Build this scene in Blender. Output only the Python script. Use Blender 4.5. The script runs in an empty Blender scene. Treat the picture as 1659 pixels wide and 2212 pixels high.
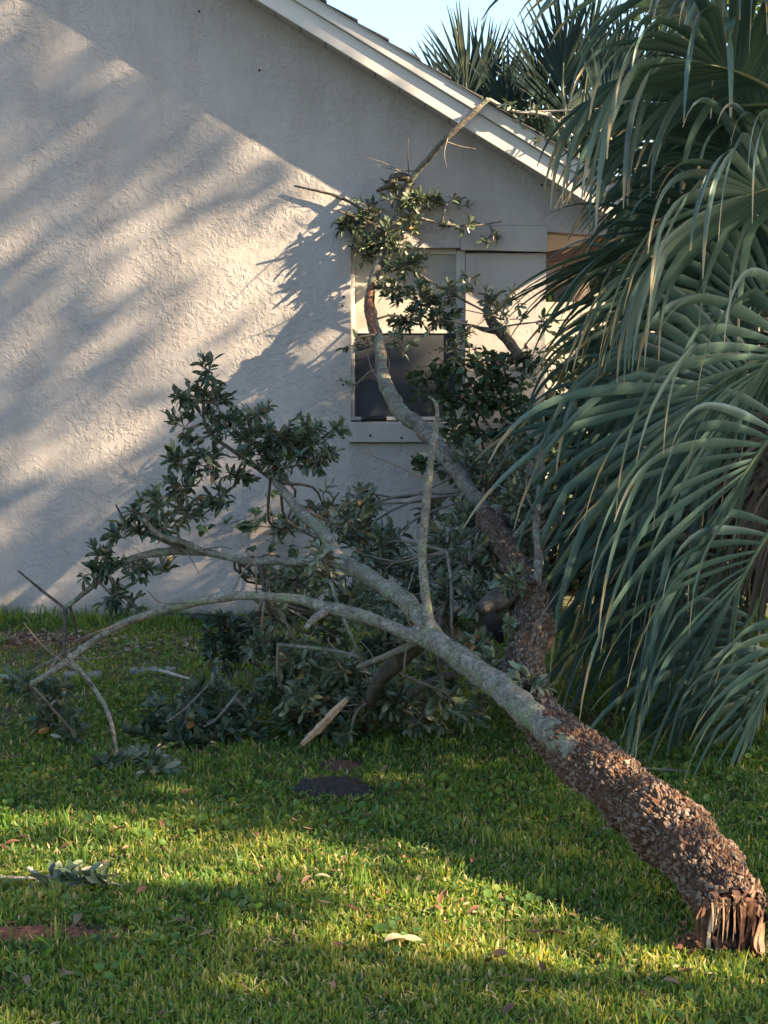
import bpy, math, random
import numpy as np
from mathutils import Vector, Matrix

R = random.Random(7)
NR = np.random.default_rng(11)
SC = bpy.context.scene
COL = SC.collection

# ------------------------------------------------------------------ camera
F, CX, CY, HOR, EYE = 3456.0, 829.5, 1106.0, 786.0, 1.6
TILT = math.atan((CY - HOR) / F)
cam_d = bpy.data.cameras.new('camera')
cam = bpy.data.objects.new('camera', cam_d); COL.objects.link(cam)
cam.location = (0, 0, EYE)
cam.rotation_euler = (math.pi / 2 - TILT, 0, 0)
cam_d.sensor_fit = 'VERTICAL'; cam_d.sensor_height = 36.0
cam_d.lens = 36.0 * F / 2212.0
cam_d.clip_end = 1000
SC.camera = cam

# ------------------------------------------------------------------ light
AZ, EL = 69.0, 29.5           # sun: right of and behind the camera
a_, e_ = math.radians(AZ), math.radians(EL)
SUN = np.array([math.sin(a_) * math.cos(e_), -math.cos(a_) * math.cos(e_), math.sin(e_)])
w = bpy.data.worlds.new('World'); SC.world = w; w.use_nodes = True
nt = w.node_tree
sky = nt.nodes.new('ShaderNodeTexSky'); sky.sky_type = 'NISHITA'; sky.sun_disc = False
sky.sun_elevation = e_; sky.sun_rotation = math.atan2(SUN[0], SUN[1])
sky.air_density = 1.2; sky.dust_density = 0.8; sky.ozone_density = 2.4
bg = nt.nodes['Background']; bg.inputs[1].default_value = 0.070
nt.links.new(sky.outputs[0], bg.inputs[0])
sun_d = bpy.data.lights.new('sun', 'SUN'); sun_d.energy = 5.0; sun_d.angle = math.radians(0.53)
sun_d.color = (1.0, 0.77, 0.49)
sun = bpy.data.objects.new('sun', sun_d); COL.objects.link(sun)
sun.rotation_euler = Vector(SUN).to_track_quat('Z', 'Y').to_euler()
VS = SC.view_settings
VS.view_transform = 'Standard'; VS.look = 'None'; VS.gamma = 1; VS.use_curve_mapping = False
VS.exposure = 2.38
SC.cycles.max_bounces = 6
SC.cycles.transparent_max_bounces = 4

# ------------------------------------------------------------------ helpers
ct, st = math.cos(TILT), math.sin(TILT)
def P(x, y, Y):
    """picture point (1659 x 2212 frame) at distance Y -> world"""
    a = (x - CX) / F; b = -(y - CY) / F
    d = np.array([a, ct + b * st, -st + b * ct])
    return np.array([0, 0, EYE]) + d * (Y / d[1])
def view(p):
    p = np.asarray(p, float); q = p - np.array([0, 0, EYE])
    dep = q[..., 1] * ct - q[..., 2] * st
    up = q[..., 1] * st + q[..., 2] * ct
    dep = np.where(dep < .05, .05, dep)
    return CX + F * q[..., 0] / dep, CY - F * up / dep, dep
def G(x, y):
    """picture point -> ground point"""
    a = (x - CX) / F; b = -(y - CY) / F
    d = np.array([a, ct + b * st, -st + b * ct])
    return np.array([0, 0, EYE]) + d * (-EYE / d[2])

def hash3(i, j, k, s=0):
    n = (i * 73856093) ^ (j * 19349663) ^ (k * 83492791) ^ (s * 2654435 + 1013)
    n = (n ^ (n >> 13)) * 1274126177
    n = n & 0x7fffffff
    n = (n ^ (n >> 16)) & 0xffffff
    return n / float(0xffffff)
def vnoise(p, s=0):
    p = np.asarray(p, float)
    i = np.floor(p).astype(np.int64); f = p - i; f = f * f * (3 - 2 * f)
    r = 0
    for dx in (0, 1):
        for dy in (0, 1):
            for dz in (0, 1):
                wgt = (f[..., 0] if dx else 1 - f[..., 0]) * (f[..., 1] if dy else 1 - f[..., 1]) * (f[..., 2] if dz else 1 - f[..., 2])
                r = r + wgt * hash3(i[..., 0] + dx, i[..., 1] + dy, i[..., 2] + dz, s)
    return r
def norm(v):
    v = np.asarray(v, float); return v / (np.linalg.norm(v, axis=-1, keepdims=True) + 1e-9)
def sstep(a, b, x):
    t = np.clip((x - a) / (b - a), 0, 1); return t * t * (3 - 2 * t)

def mesh(name, V, faces, mat, attrs=None, smooth=False):
    """faces: list of int arrays (n,3) / (n,4)"""
    me = bpy.data.meshes.new(name)
    V = np.asarray(V, np.float32).reshape(-1, 3)
    faces = [np.asarray(f, np.int32) for f in faces if len(f)]
    nl = sum(f.size for f in faces); nf = sum(len(f) for f in faces)
    me.vertices.add(len(V)); me.vertices.foreach_set('co', V.ravel())
    me.loops.add(nl); me.polygons.add(nf)
    me.loops.foreach_set('vertex_index', np.concatenate([f.ravel() for f in faces]))
    tot = np.concatenate([np.full(len(f), f.shape[1], np.int32) for f in faces])
    me.polygons.foreach_set('loop_start', np.concatenate([[0], np.cumsum(tot)[:-1]]).astype(np.int32))
    me.polygons.foreach_set('use_smooth', np.full(nf, bool(smooth)))
    me.update(calc_edges=True); me.validate()
    for k, v in (attrs or {}).items():
        at = me.attributes.new(k, 'FLOAT', 'POINT')
        if len(me.vertices) == len(v): at.data.foreach_set('value', np.asarray(v, np.float32))
    for m in (mat if isinstance(mat, (list, tuple)) else [mat]): me.materials.append(m)
    return me
def link(name, me, parent=None):
    o = bpy.data.objects.new(name, me); COL.objects.link(o)
    if parent is not None: adopt(o, parent)
    return o
WORLD = {}
def adopt(o, parent):
    o.parent = parent
    o.matrix_parent_inverse = WORLD.get(parent.name, Matrix.Identity(4)).inverted()
def add(name, V, faces, mat, parent=None, attrs=None, smooth=False):
    return link(name, mesh(name, V, faces, mat, attrs, smooth), parent)
def thing(name, label, cat, loc=(0, 0, 0), group=None):
    o = bpy.data.objects.new(name, None); COL.objects.link(o)
    o.location = tuple(float(c) for c in loc); WORLD[o.name] = Matrix.Translation(o.location)
    o.empty_display_size = .1
    return tag(o, label, cat, group)
def tag(o, label, cat, group=None):
    o['label'] = label; o['category'] = cat
    if group: o['group'] = group
    return o
def kind(o, k): o['kind'] = k; return o

class MB:
    def __init__(s): s.V = []; s.F3 = []; s.F4 = []; s.n = 0; s.A = {}
    def put(s, V, f3=(), f4=(), **at):
        V = np.asarray(V, float).reshape(-1, 3)
        if len(f3): s.F3.append(np.asarray(f3, int) + s.n)
        if len(f4): s.F4.append(np.asarray(f4, int) + s.n)
        s.V.append(V); s.n += len(V)
        for k, v in at.items(): s.A.setdefault(k, []).append(np.broadcast_to(np.asarray(v, float), (len(V),)))
        return s
    def box(s, lo, hi, M=None):
        x0, y0, z0 = lo; x1, y1, z1 = hi
        V = np.array([(x0,y0,z0),(x1,y0,z0),(x1,y1,z0),(x0,y1,z0),(x0,y0,z1),(x1,y0,z1),(x1,y1,z1),(x0,y1,z1)], float)
        if M is not None: V = V @ M[0].T + M[1]
        return s.put(V, f4=[(0,3,2,1),(4,5,6,7),(0,1,5,4),(1,2,6,5),(2,3,7,6),(3,0,4,7)])
    def build(s, name, mat, parent=None, smooth=False):
        fs = []
        if s.F3: fs.append(np.concatenate(s.F3))
        if s.F4: fs.append(np.concatenate(s.F4))
        return add(name, np.concatenate(s.V), fs, mat, parent, {k: np.concatenate(v) for k, v in s.A.items()}, smooth)

def bevel(o, wd=.004, seg=2):
    m = o.modifiers.new('bevel', 'BEVEL'); m.width = wd; m.segments = seg; m.limit_method = 'ANGLE'
    return o

def spline(pts, n):
    """Catmull-Rom through rows of pts (any dim), n samples"""
    p = np.asarray(pts, float)
    p = np.vstack([2 * p[0] - p[1], p, 2 * p[-1] - p[-2]])
    m = len(p) - 3
    t = np.linspace(0, m - 1e-6, n); i = t.astype(int); f = (t - i)[:, None]
    a, b, c, d = p[i], p[i + 1], p[i + 2], p[i + 3]
    return .5 * (2 * b + (c - a) * f + (2 * a - 5 * b + 4 * c - d) * f ** 2 + (3 * b - a - 3 * c + d) * f ** 3)

def frames(C):
    T = norm(np.gradient(C, axis=0))
    u = np.cross(T[0], [0, 0, 1.0])
    if np.linalg.norm(u) < .1: u = np.cross(T[0], [1.0, 0, 0])
    u = norm(u); U = []
    for t in T:
        u = norm(u - t * np.dot(u, t)); U.append(u)
    U = np.array(U); return T, U, np.cross(T, U)

def tube(C, r, seg=10, rough=0.0, scale=20, seed=0, caps=True):
    C = np.asarray(C, float); r = np.broadcast_to(np.asarray(r, float), (len(C),))
    T, U, W = frames(C)
    th = np.linspace(0, 2 * math.pi, seg, endpoint=False)
    ring = U[:, None, :] * np.cos(th)[None, :, None] + W[:, None, :] * np.sin(th)[None, :, None]
    rr = np.repeat(r[:, None], seg, 1)
    V = C[:, None, :] + ring * rr[..., None]
    if rough:
        k = (vnoise(V * scale, seed) - .5) * 1.4 + (vnoise(V * scale * 2.7, seed + 1) - .5) * .7
        V = C[:, None, :] + ring * (rr * (1 + rough * k))[..., None]
    n = len(C)
    i = np.arange(n - 1)[:, None] * seg; j = np.arange(seg)[None, :]; j2 = (j + 1) % seg
    q = np.stack([i + j, i + j2, i + seg + j2, i + seg + j], -1).reshape(-1, 4)
    V = V.reshape(-1, 3); f3 = np.zeros((0, 3), int)
    if caps:
        V = np.vstack([V, C[0], C[-1] + T[-1] * r[-1] * .3])
        a = n * seg; b = a + 1; jj = np.arange(seg); k2 = (jj + 1) % seg
        f3 = np.vstack([np.stack([np.full(seg, a), k2, jj], -1), np.stack([np.full(seg, b), (n - 1) * seg + jj, (n - 1) * seg + k2], -1)])
    return V, f3, q

# ------------------------------------------------------------------ materials
def mat_new(name):
    m = bpy.data.materials.new(name); m.use_nodes = True
    t = m.node_tree; b = t.nodes['Principled BSDF']
    return m, t, b
def N(t, kind_, ins=None, **kw):
    n = t.nodes.new('ShaderNode' + kind_)
    for k, v in kw.items(): setattr(n, k, v)
    for k, v in (ins or {}).items():
        if isinstance(v, bpy.types.NodeSocket): t.links.new(v, n.inputs[k])
        else: n.inputs[k].default_value = v
    return n
def ramp(t, fac, stops):
    n = t.nodes.new('ShaderNodeValToRGB'); t.links.new(fac, n.inputs[0])
    e = n.color_ramp.elements
    while len(e) < len(stops): e.new(.5)
    for x, (p, c) in zip(e, stops): x.position = p; x.color = (*c, 1) if len(c) == 3 else c
    return n.outputs[0]
def mixc(t, f, a, b, mode='MIX'):
    n = t.nodes.new('ShaderNodeMix'); n.data_type = 'RGBA'; n.blend_type = mode
    for s, v in ((n.inputs[0], f), (n.inputs[6], a), (n.inputs[7], b)):
        if isinstance(v, bpy.types.NodeSocket): t.links.new(v, s)
        elif isinstance(v, (int, float)): s.default_value = v
        else: s.default_value = (*v, 1)
    return n.outputs[2]
def objc(t, scale=None):
    c = N(t, 'TexCoord').outputs['Object']
    if scale: c = N(t, 'Mapping', {'Vector': c, 'Scale': scale}).outputs[0]
    return c
def noise(t, vec, sc, det=4, rough=.55, dist=0.0):
    return N(t, 'TexNoise', {'Vector': vec, 'Scale': sc, 'Detail': det, 'Roughness': rough, 'Distortion': dist}).outputs[0]
def bump(t, b, h, strength=.5, dist=.01):
    n = N(t, 'Bump', {'Strength': strength, 'Distance': dist, 'Height': h}); t.links.new(n.outputs[0], b.inputs['Normal'])
def flat(name, c, rough=.7, var=.12, sc=12, bmp=0.0):
    m, t, b = mat_new(name)
    v = noise(t, objc(t), sc, 5)
    lo = tuple(x * (1 - var) for x in c); hi = tuple(min(1, x * (1 + var)) for x in c)
    t.links.new(ramp(t, v, [(.3, lo), (.7, hi)]), b.inputs['Base Color']); b.inputs['Roughness'].default_value = rough
    if bmp: bump(t, b, noise(t, objc(t), sc * 8, 4), .4, bmp)
    return m

def stucco(name, c, strength=1.0, dist=.010):
    m, t, b = mat_new(name); v = objc(t)
    warp = N(t, 'TexNoise', {'Vector': v, 'Scale': 9.0, 'Detail': 2.0}).outputs['Color']
    vv = N(t, 'VectorMath', {0: v, 1: N(t, 'VectorMath', {0: warp, 'Scale': .05}, operation='SCALE').outputs[0]}, operation='ADD').outputs[0]
    n1 = noise(t, vv, 27, 4, .6, .3)
    pl = N(t, 'MapRange', {'Value': n1, 'From Min': .46, 'From Max': .58}); pl.clamp = True
    big = noise(t, v, 2.3, 3)
    amt = N(t, 'MapRange', {'Value': big, 'From Min': .36, 'From Max': .62, 'To Min': .15, 'To Max': 1.0}).outputs[0]
    fine = noise(t, v, 140, 4, .6)
    h = N(t, 'Math', {0: pl.outputs[0], 1: amt}, operation='MULTIPLY').outputs[0]
    h = N(t, 'Math', {0: fine, 1: .10, 2: h}, operation='MULTIPLY_ADD').outputs[0]
    bump(t, b, h, strength, dist)
    c2 = tuple(x * .90 for x in c); c3 = tuple(x * 1.05 for x in c)
    base = ramp(t, noise(t, v, 1.1, 5), [(.3, c2), (.7, c3)])
    spots = ramp(t, noise(t, v, 9, 5, .7), [(.30, (.80, .79, .77)), (.42, (1, 1, 1))])
    base = mixc(t, .5, base, spots, 'MULTIPLY')
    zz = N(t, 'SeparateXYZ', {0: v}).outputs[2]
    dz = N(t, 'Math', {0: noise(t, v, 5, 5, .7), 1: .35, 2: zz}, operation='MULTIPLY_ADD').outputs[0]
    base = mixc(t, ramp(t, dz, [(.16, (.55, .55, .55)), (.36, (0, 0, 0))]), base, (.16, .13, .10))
    st_ = noise(t, N(t, 'Mapping', {'Vector': v, 'Scale': (1.6, 1.6, .35)}).outputs[0], 3.0, 5, .7)
    base = mixc(t, .55, base, ramp(t, st_, [(.34, (.80, .79, .78)), (.55, (1, 1, 1))]), 'MULTIPLY')
    t.links.new(base, b.inputs['Base Color']); b.inputs['Roughness'].default_value = .85
    b.inputs['Specular IOR Level'].default_value = .25
    return m

def leaf_mat(name, stops, back, rough=.42, trans=.12, tip=None, spec=.5):
    """stops: colours along the per-leaf 'tint'; back: underside colour; tip: list for the 'along' attribute"""
    m, t, b = mat_new(name)
    tint = N(t, 'Attribute', attribute_name='tint').outputs['Fac']
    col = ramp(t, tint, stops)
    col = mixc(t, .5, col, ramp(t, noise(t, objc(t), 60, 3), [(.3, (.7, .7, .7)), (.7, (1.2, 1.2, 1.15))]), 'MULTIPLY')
    if tip:
        al = N(t, 'Attribute', attribute_name='along').outputs['Fac']
        col = mixc(t, ramp(t, al, [(tip[0], (0, 0, 0)), (tip[0] + .05, (1, 1, 1))]), col, ramp(t, al, [(tip[0], tip[1]), (min(tip[0] + .10, .97), tip[2])]))
    geo = N(t, 'NewGeometry').outputs['Backfacing']
    if back: 
        bk = mixc(t, .6, back, col)
        col = mixc(t, geo, col, bk)
    t.links.new(col, b.inputs['Base Color'])
    b.inputs['Roughness'].default_value = rough; b.inputs['Specular IOR Level'].default_value = spec
    if trans:
        tr = N(t, 'BsdfTranslucent', {'Color': mixc(t, 1.0, col, (1.5, 1.5, .7), 'MULTIPLY')})
        mx = N(t, 'MixShader', {0: trans, 1: b.outputs[0], 2: tr.outputs[0]})
        t.links.new(mx.outputs[0], t.nodes['Material Output'].inputs[0])
    return m

M = {}
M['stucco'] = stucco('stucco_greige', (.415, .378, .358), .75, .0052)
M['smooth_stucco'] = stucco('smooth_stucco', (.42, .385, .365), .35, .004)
M['trim'] = flat('painted_trim', (.50, .475, .445), .5, .06, 5, .0006)
M['soffit'] = flat('soffit_paint', (.36, .335, .315), .7, .08, 6)
M['dark'] = flat('dark_gap', (.03, .028, .026), .9)
M['shingle'] = flat('shingle', (.085, .08, .08), .9, .4, 30, .003)
M['frame'] = flat('window_frame', (.48, .465, .44), .45, .05)
M['blind'] = flat('window_shade', (.56, .53, .46), .5, .04, 3)
def glassy(name, c, rough):
    m, t, b = mat_new(name)
    t.links.new(ramp(t, noise(t, objc(t), 2.2, 4), [(.3, tuple(x * .7 for x in c)), (.7, tuple(x * 1.3 for x in c))]), b.inputs['Base Color'])
    b.inputs['Roughness'].default_value = rough; b.inputs['Coat Weight'].default_value = .03; b.inputs['Specular IOR Level'].default_value = .15; b.inputs['Coat Roughness'].default_value = .12
    return m
M['screen'] = glassy('insect_screen', (.050, .053, .064), .85)
M['pane'] = glassy('pane_with_shade', (.36, .345, .31), .5)
M['beam'] = flat('stained_beam', (.16, .075, .05), .6, .2, 9, .001)
M['black'] = flat('black_plastic', (.015, .015, .017), .45)
M['concrete'] = flat('concrete', (.22, .21, .195), .9, .2, 25, .003)
M['white'] = flat('white_render', (.40, .37, .32), .8, .05, 3)

def bark(name, cols, lichen=None, crack=(.10, .085, .07), sc=38, stretch=.45):
    m, t, b = mat_new(name); v = objc(t)
    wv = N(t, 'VectorMath', {0: v, 1: N(t, 'VectorMath', {0: N(t, 'TexNoise', {'Vector': v, 'Scale': 25.0}).outputs['Color'], 'Scale': .03}, operation='SCALE').outputs[0]}, operation='ADD').outputs[0]
    ce = N(t, 'TexVoronoi', {'Vector': wv, 'Scale': sc}, feature='DISTANCE_TO_EDGE').outputs['Distance']
    cr = N(t, 'MapRange', {'Value': ce, 'From Min': .0, 'From Max': .10}).outputs[0]
    n1 = noise(t, v, 22, 6, .65)
    col = ramp(t, n1, [(.3, cols[0]), (.5, cols[1]), (.7, cols[2])])
    if lichen:
        lf = ramp(t, noise(t, v, 13, 5, .6), [(.52, (0, 0, 0)), (.60, (1, 1, 1))])
        col = mixc(t, lf, col, lichen)
    sp = ramp(t, noise(t, v, 90, 3), [(.36, (.45, .42, .38)), (.5, (1, 1, 1))])
    col = mixc(t, .7, col, sp, 'MULTIPLY')
    col = mixc(t, cr, mixc(t, .35, col, crack), col)
    t.links.new(col, b.inputs['Base Color']); b.inputs['Roughness'].default_value = .9
    b.inputs['Specular IOR Level'].default_value = .2
    h = N(t, 'Math', {0: noise(t, v, 120, 4, .6), 1: .5, 2: cr}, operation='MULTIPLY_ADD').outputs[0]
    bump(t, b, h, .7, .004)
    return m
M['pale_bark'] = bark('pale_lichen_bark', [(.12, .104, .082), (.215, .193, .158), (.34, .315, .268)], (.20, .225, .14))
M['grey_bark'] = bark('grey_bark', [(.10, .084, .066), (.18, .157, .125), (.29, .262, .215)], (.23, .25, .19))
M['dark_bark'] = bark('dark_bark', [(.055, .045, .038), (.10, .085, .07), (.17, .15, .13)], None)
M['twig'] = flat('twig', (.15, .125, .10), .85, .4, 40)
M['pale_twig'] = flat('pale_twig', (.34, .30, .25), .85, .3, 40)
M['hollow_shade'] = flat('hollow_shade_black', (.02, .017, .015), .9, .3)  # near-black shade colour for the trunk hollow and the stub wedge

def plate_bark(name, deep, mid, top):
    m, t, b = mat_new(name); v = objc(t)
    pl = N(t, 'Attribute', attribute_name='plate').outputs['Fac']
    tn = N(t, 'Attribute', attribute_name='tint').outputs['Fac']
    n1 = noise(t, v, 70, 5, .6)
    f = N(t, 'Math', {0: N(t, 'Math', {0: n1, 1: .55, 2: pl}, operation='MULTIPLY_ADD').outputs[0], 1: .27}, operation='SUBTRACT').outputs[0]
    col = ramp(t, f, [(.12, deep), (.38, mid), (.62, top)])
    col = mixc(t, .75, col, ramp(t, tn, [(0, (.8, .7, .62)), (.6, (1, .95, .9)), (.93, (1.1, 1.08, 1.04)), (1, (1.5, 1.5, 1.5))]), 'MULTIPLY')
    pat = ramp(t, noise(t, v, 11, 5, .65), [(.40, (1, 1, 1)), (.56, (0, 0, 0))])
    col = mixc(t, N(t, 'Math', {0: pat, 1: .6}, operation='MULTIPLY').outputs[0], col, mixc(t, n1, deep, mid))
    t.links.new(col, b.inputs['Base Color']); b.inputs['Roughness'].default_value = .9
    b.inputs['Specular IOR Level'].default_value = .2
    bump(t, b, noise(t, v, 160, 4, .7), .8, .005)
    return m
M['rough_bark'] = plate_bark('rough_red_brown_bark', (.064, .030, .018), (.150, .092, .062), (.230, .182, .146))
M['gnarl_bark'] = plate_bark('gnarled_bark', (.06, .032, .02), (.13, .095, .068), (.215, .185, .155))
def wood(name, cols):
    m, t, b = mat_new(name); v = objc(t)
    f = N(t, 'Attribute', attribute_name='tint').outputs['Fac']
    col = mixc(t, .5, ramp(t, noise(t, v, 45, 5), [(.3, cols[0]), (.5, cols[1]), (.72, cols[2])]), ramp(t, f, [(0, cols[0]), (1, cols[2])]))
    t.links.new(col, b.inputs['Base Color']); b.inputs['Roughness'].default_value = .75
    bump(t, b, noise(t, objc(t, (150, 150, 25)), 1.0, 3), .6, .003)
    return m
M['red_wood'] = wood('torn_red_wood', [(.060, .020, .010), (.175, .070, .036), (.40, .24, .14)])
M['raw_wood'] = wood('torn_pale_wood', [(.30, .17, .10), (.48, .33, .22), (.62, .48, .34)])
M['crumb'] = flat('rotten_crumbs', (.13, .055, .028), .95, .5, 60, .004)

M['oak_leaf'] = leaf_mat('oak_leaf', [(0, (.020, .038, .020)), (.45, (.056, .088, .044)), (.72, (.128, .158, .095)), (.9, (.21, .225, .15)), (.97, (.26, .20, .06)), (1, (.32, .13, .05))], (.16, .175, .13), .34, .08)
M['dry_leaf'] = leaf_mat('dry_leaf', [(0, (.10, .04, .02)), (.5, (.20, .095, .05)), (.8, (.26, .17, .10)), (1, (.36, .30, .19))], (.32, .24, .16), .6, .1)
M['vine_leaf'] = leaf_mat('vine_leaf', [(0, (.022, .046, .026)), (.6, (.05, .095, .048)), (.9, (.11, .17, .07)), (1, (.26, .08, .05))], (.10, .13, .09), .6, .15)
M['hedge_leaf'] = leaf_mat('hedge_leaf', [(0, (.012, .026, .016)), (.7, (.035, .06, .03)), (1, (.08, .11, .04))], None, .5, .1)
M['tree_leaf'] = leaf_mat('tree_leaf', [(0, (.03, .055, .02)), (.6, (.07, .11, .035)), (1, (.16, .19, .05))], None, .5, .25)
M['palm'] = leaf_mat('palm_leaflet', [(0, (.018, .052, .052)), (.5, (.045, .105, .092)), (.85, (.10, .175, .12)), (1, (.21, .24, .09))], (.11, .17, .15), .36, .07, (.82, (.52, .27, .03), (.46, .34, .20)), .5)
M['far_palm'] = leaf_mat('far_palm_leaflet', [(0, (.010, .024, .022)), (.6, (.018, .036, .030)), (1, (.05, .06, .03))], None, .75, .03, (.9, (.1, .09, .05), (.12, .11, .08)), .15)  # shade on the palms behind the roof is put into this dark colour
M['petiole'] = flat('palm_petiole', (.10, .13, .06), .5, .3, 15)
M['old_frond'] = leaf_mat('old_brown_leaflet', [(0, (.06, .04, .028)), (1, (.17, .12, .08))], None, .7, .05)
M['boot'] = flat('palm_boot', (.07, .05, .035), .9, .5, 20, .006)

def grass_mat():
    m, t, b = mat_new('grass_blade')
    tn = N(t, 'Attribute', attribute_name='tint').outputs['Fac']
    al = N(t, 'Attribute', attribute_name='along').outputs['Fac']
    col = ramp(t, tn, [(0, (.040, .105, .028)), (.35, (.080, .175, .042)), (.7, (.165, .245, .055)), (.86, (.28, .29, .085)), (.92, (.38, .31, .17)), (1, (.50, .42, .28))])
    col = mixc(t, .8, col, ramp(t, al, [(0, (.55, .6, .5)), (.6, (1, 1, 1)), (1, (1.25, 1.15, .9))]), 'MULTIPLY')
    t.links.new(col, b.inputs['Base Color']); b.inputs['Roughness'].default_value = .45
    b.inputs['Specular IOR Level'].default_value = .4
    tr = N(t, 'BsdfTranslucent', {'Color': mixc(t, 1.0, col, (2.0, 1.65, .5), 'MULTIPLY')})
    mx = N(t, 'MixShader', {0: .45, 1: b.outputs[0], 2: tr.outputs[0]})
    t.links.new(mx.outputs[0], t.nodes['Material Output'].inputs[0])
    return m
M['grass'] = grass_mat()
def soil():
    m, t, b = mat_new('lawn_soil'); v = objc(t)
    c = ramp(t, noise(t, v, 30, 6, .7), [(.3, (.028, .026, .014)), (.5, (.055, .058, .024)), (.7, (.12, .10, .05))])
    far = ramp(t, noise(t, v, .6, 4), [(.3, (.75, .85, .7)), (.7, (1.2, 1.15, 1))])
    t.links.new(mixc(t, .7, c, far, 'MULTIPLY'), b.inputs['Base Color']); b.inputs['Roughness'].default_value = .95
    bump(t, b, noise(t, v, 50, 5), .8, .02)
    return m
M['soil'] = soil()
M['dark_dirt'] = flat('dark_dirt', (.026, .020, .018), .95, .6, 60, .012)
M['mulch'] = flat('red_mulch', (.10, .04, .025), .95, .5, 40, .006)
M['tan_mulch'] = leaf_mat('tan_mulch', [(0, (.10, .065, .04)), (.6, (.24, .165, .10)), (1, (.42, .34, .24))], None, .8, 0)

# ------------------------------------------------------------------ ground
g = MB(); g.put([(-150, -150, 0), (150, -150, 0), (150, 250, 0), (-150, 250, 0)], f4=[(0, 1, 2, 3)])
kind(g.build('lawn_ground', M['soil']), 'structure')

# ------------------------------------------------------------------ house
WY, OV = 10.0, 0.26
FY = WY - OV
SL = .600
e0 = P(700, 89, FY)                               # lower front edge of the rake trim
def rake(x): return e0[2] - SL * (x - e0[0])
RX, EX = -4.6, 1.50                              # ridge, eave end
def wx(x): return P(x, 700, WY)[0]
def wz(y): return P(830, y, WY)[2]
x_l, x_r, x_p = wx(758), wx(994), wx(1180)
z_top, z_bot = wz(535), wz(909)
house = thing('house', 'pale greige stucco house with a steep gable, white rake trim and one small window', 'house', (0, WY, 0))
HY2 = 14.2
def poly_wall(pts, y0, y1):
    n = len(pts); V = [(x, y0, z) for x, z in pts] + [(x, y1, z) for x, z in pts]
    return V, n
mb = MB()
def panel(pts, y0, y1):
    """convex panel in XZ, facing -Y, given thickness"""
    n = len(pts); V = [(x, y0, z) for x, z in pts] + [(x, y1, z) for x, z in pts]
    tri = [(0, i, i + 1) for i in range(1, n - 1)]; tri += [(n, n + i + 1, n + i) for i in range(1, n - 1)]
    q = [(i, n + i, n + (i + 1) % n, (i + 1) % n) for i in range(n)]
    mb.put(V, f3=tri, f4=q)
T = .2; top = lambda x: rake(x) + .03
panel([(RX, -.3), (x_l, -.3), (x_l, top(x_l)), (RX, top(RX))], WY, WY + T)
panel([(-10.5, -.3), (RX, -.3), (RX, top(RX)), (-10.5, top(RX) - SL * 5.9)], WY, WY + T)
panel([(x_l, z_top), (x_r, z_top), (x_r, top(x_r)), (x_l, top(x_l))], WY, WY + T)
panel([(x_l, -.3), (x_p, -.3), (x_p, wz(958)), (x_l, wz(958))], WY, WY + T)
gz = P(1250, 500, WY)[2]
panel([(x_r, wz(487)), (x_p, wz(487)), (x_p, top(x_p)), (x_r, top(x_r))], WY, WY + T)
panel([(x_p, gz), (EX - .02, gz - .03), (EX - .02, top(EX - .02)), (x_p, top(x_p))], WY, WY + T)
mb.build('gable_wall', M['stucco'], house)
mb = MB(); panel([(x_r + .002, z_top - .012), (x_p, z_top - .025), (x_p, wz(487) - .002), (x_r + .002, wz(487) - .002)], WY - .006, WY + T)
mb.build('header', M['smooth_stucco'], house)
mb = MB(); panel([(x_r + .035, -.3), (x_p, -.3), (x_p, z_top - .03), (x_r + .035, z_top - .03)], WY + .045, WY + T)
bevel(mb.build('pilaster', M['smooth_stucco'], house), .006)
mb = MB(); mb.box((x_l - .02, WY - .045, wz(955)), (x_r + .01, WY + .12, wz(912)))
bevel(mb.build('window_sill', M['smooth_stucco'], house), .006)
mb = MB(); mb.box((x_p - .2, WY + T, -.3), (x_p, HY2, 2.7)); mb.build('side_wall', M['stucco'], house)
mb = MB(); mb.box((-10.5, HY2, -.3), (x_p, HY2 + .2, 3)); mb.build('rear_wall', M['stucco'], house)
# window: frame, two panes, rail
win = None
wy = WY + .085
mb = MB()
fw = .022
mb.box((x_l, wy, z_bot), (x_l + fw, wy + .05, z_top)); mb.box((x_r - fw, wy - .01, z_bot), (x_r + .034, wy + .05, z_top - .012))
mb.box((x_l + fw, wy, z_top - .035), (x_r - fw, wy + .05, z_top - .001)); mb.box((x_l + fw, wy, z_bot), (x_r - fw, wy + .05, z_bot + .022))
win = bevel(mb.build('window', M['frame'], house), .003)
zr = wz(715)
def sub(name, mbx, mat, par): 
    o = mbx.build(name, mat); o.parent = par; return o
sub('pane', MB().box((x_l + fw, wy + .022, zr + .012), (x_r - fw, wy + .030, z_top - .036)), M['pane'], win)
sub('meeting_rail', MB().box((x_l + fw, wy + .004, zr - .012), (x_r - fw, wy + .038, zr + .012)), M['frame'], win)
sub('insect_screen', MB().box((x_l + fw, wy + .012, z_bot + .024), (x_r - fw, wy + .020, zr - .013)), M['screen'], win)
sub('screen_rail', MB().box((x_l + fw, wy + .008, z_bot + .040), (x_r - fw, wy + .0115, z_bot + .052)), M['screen'], win)
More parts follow.
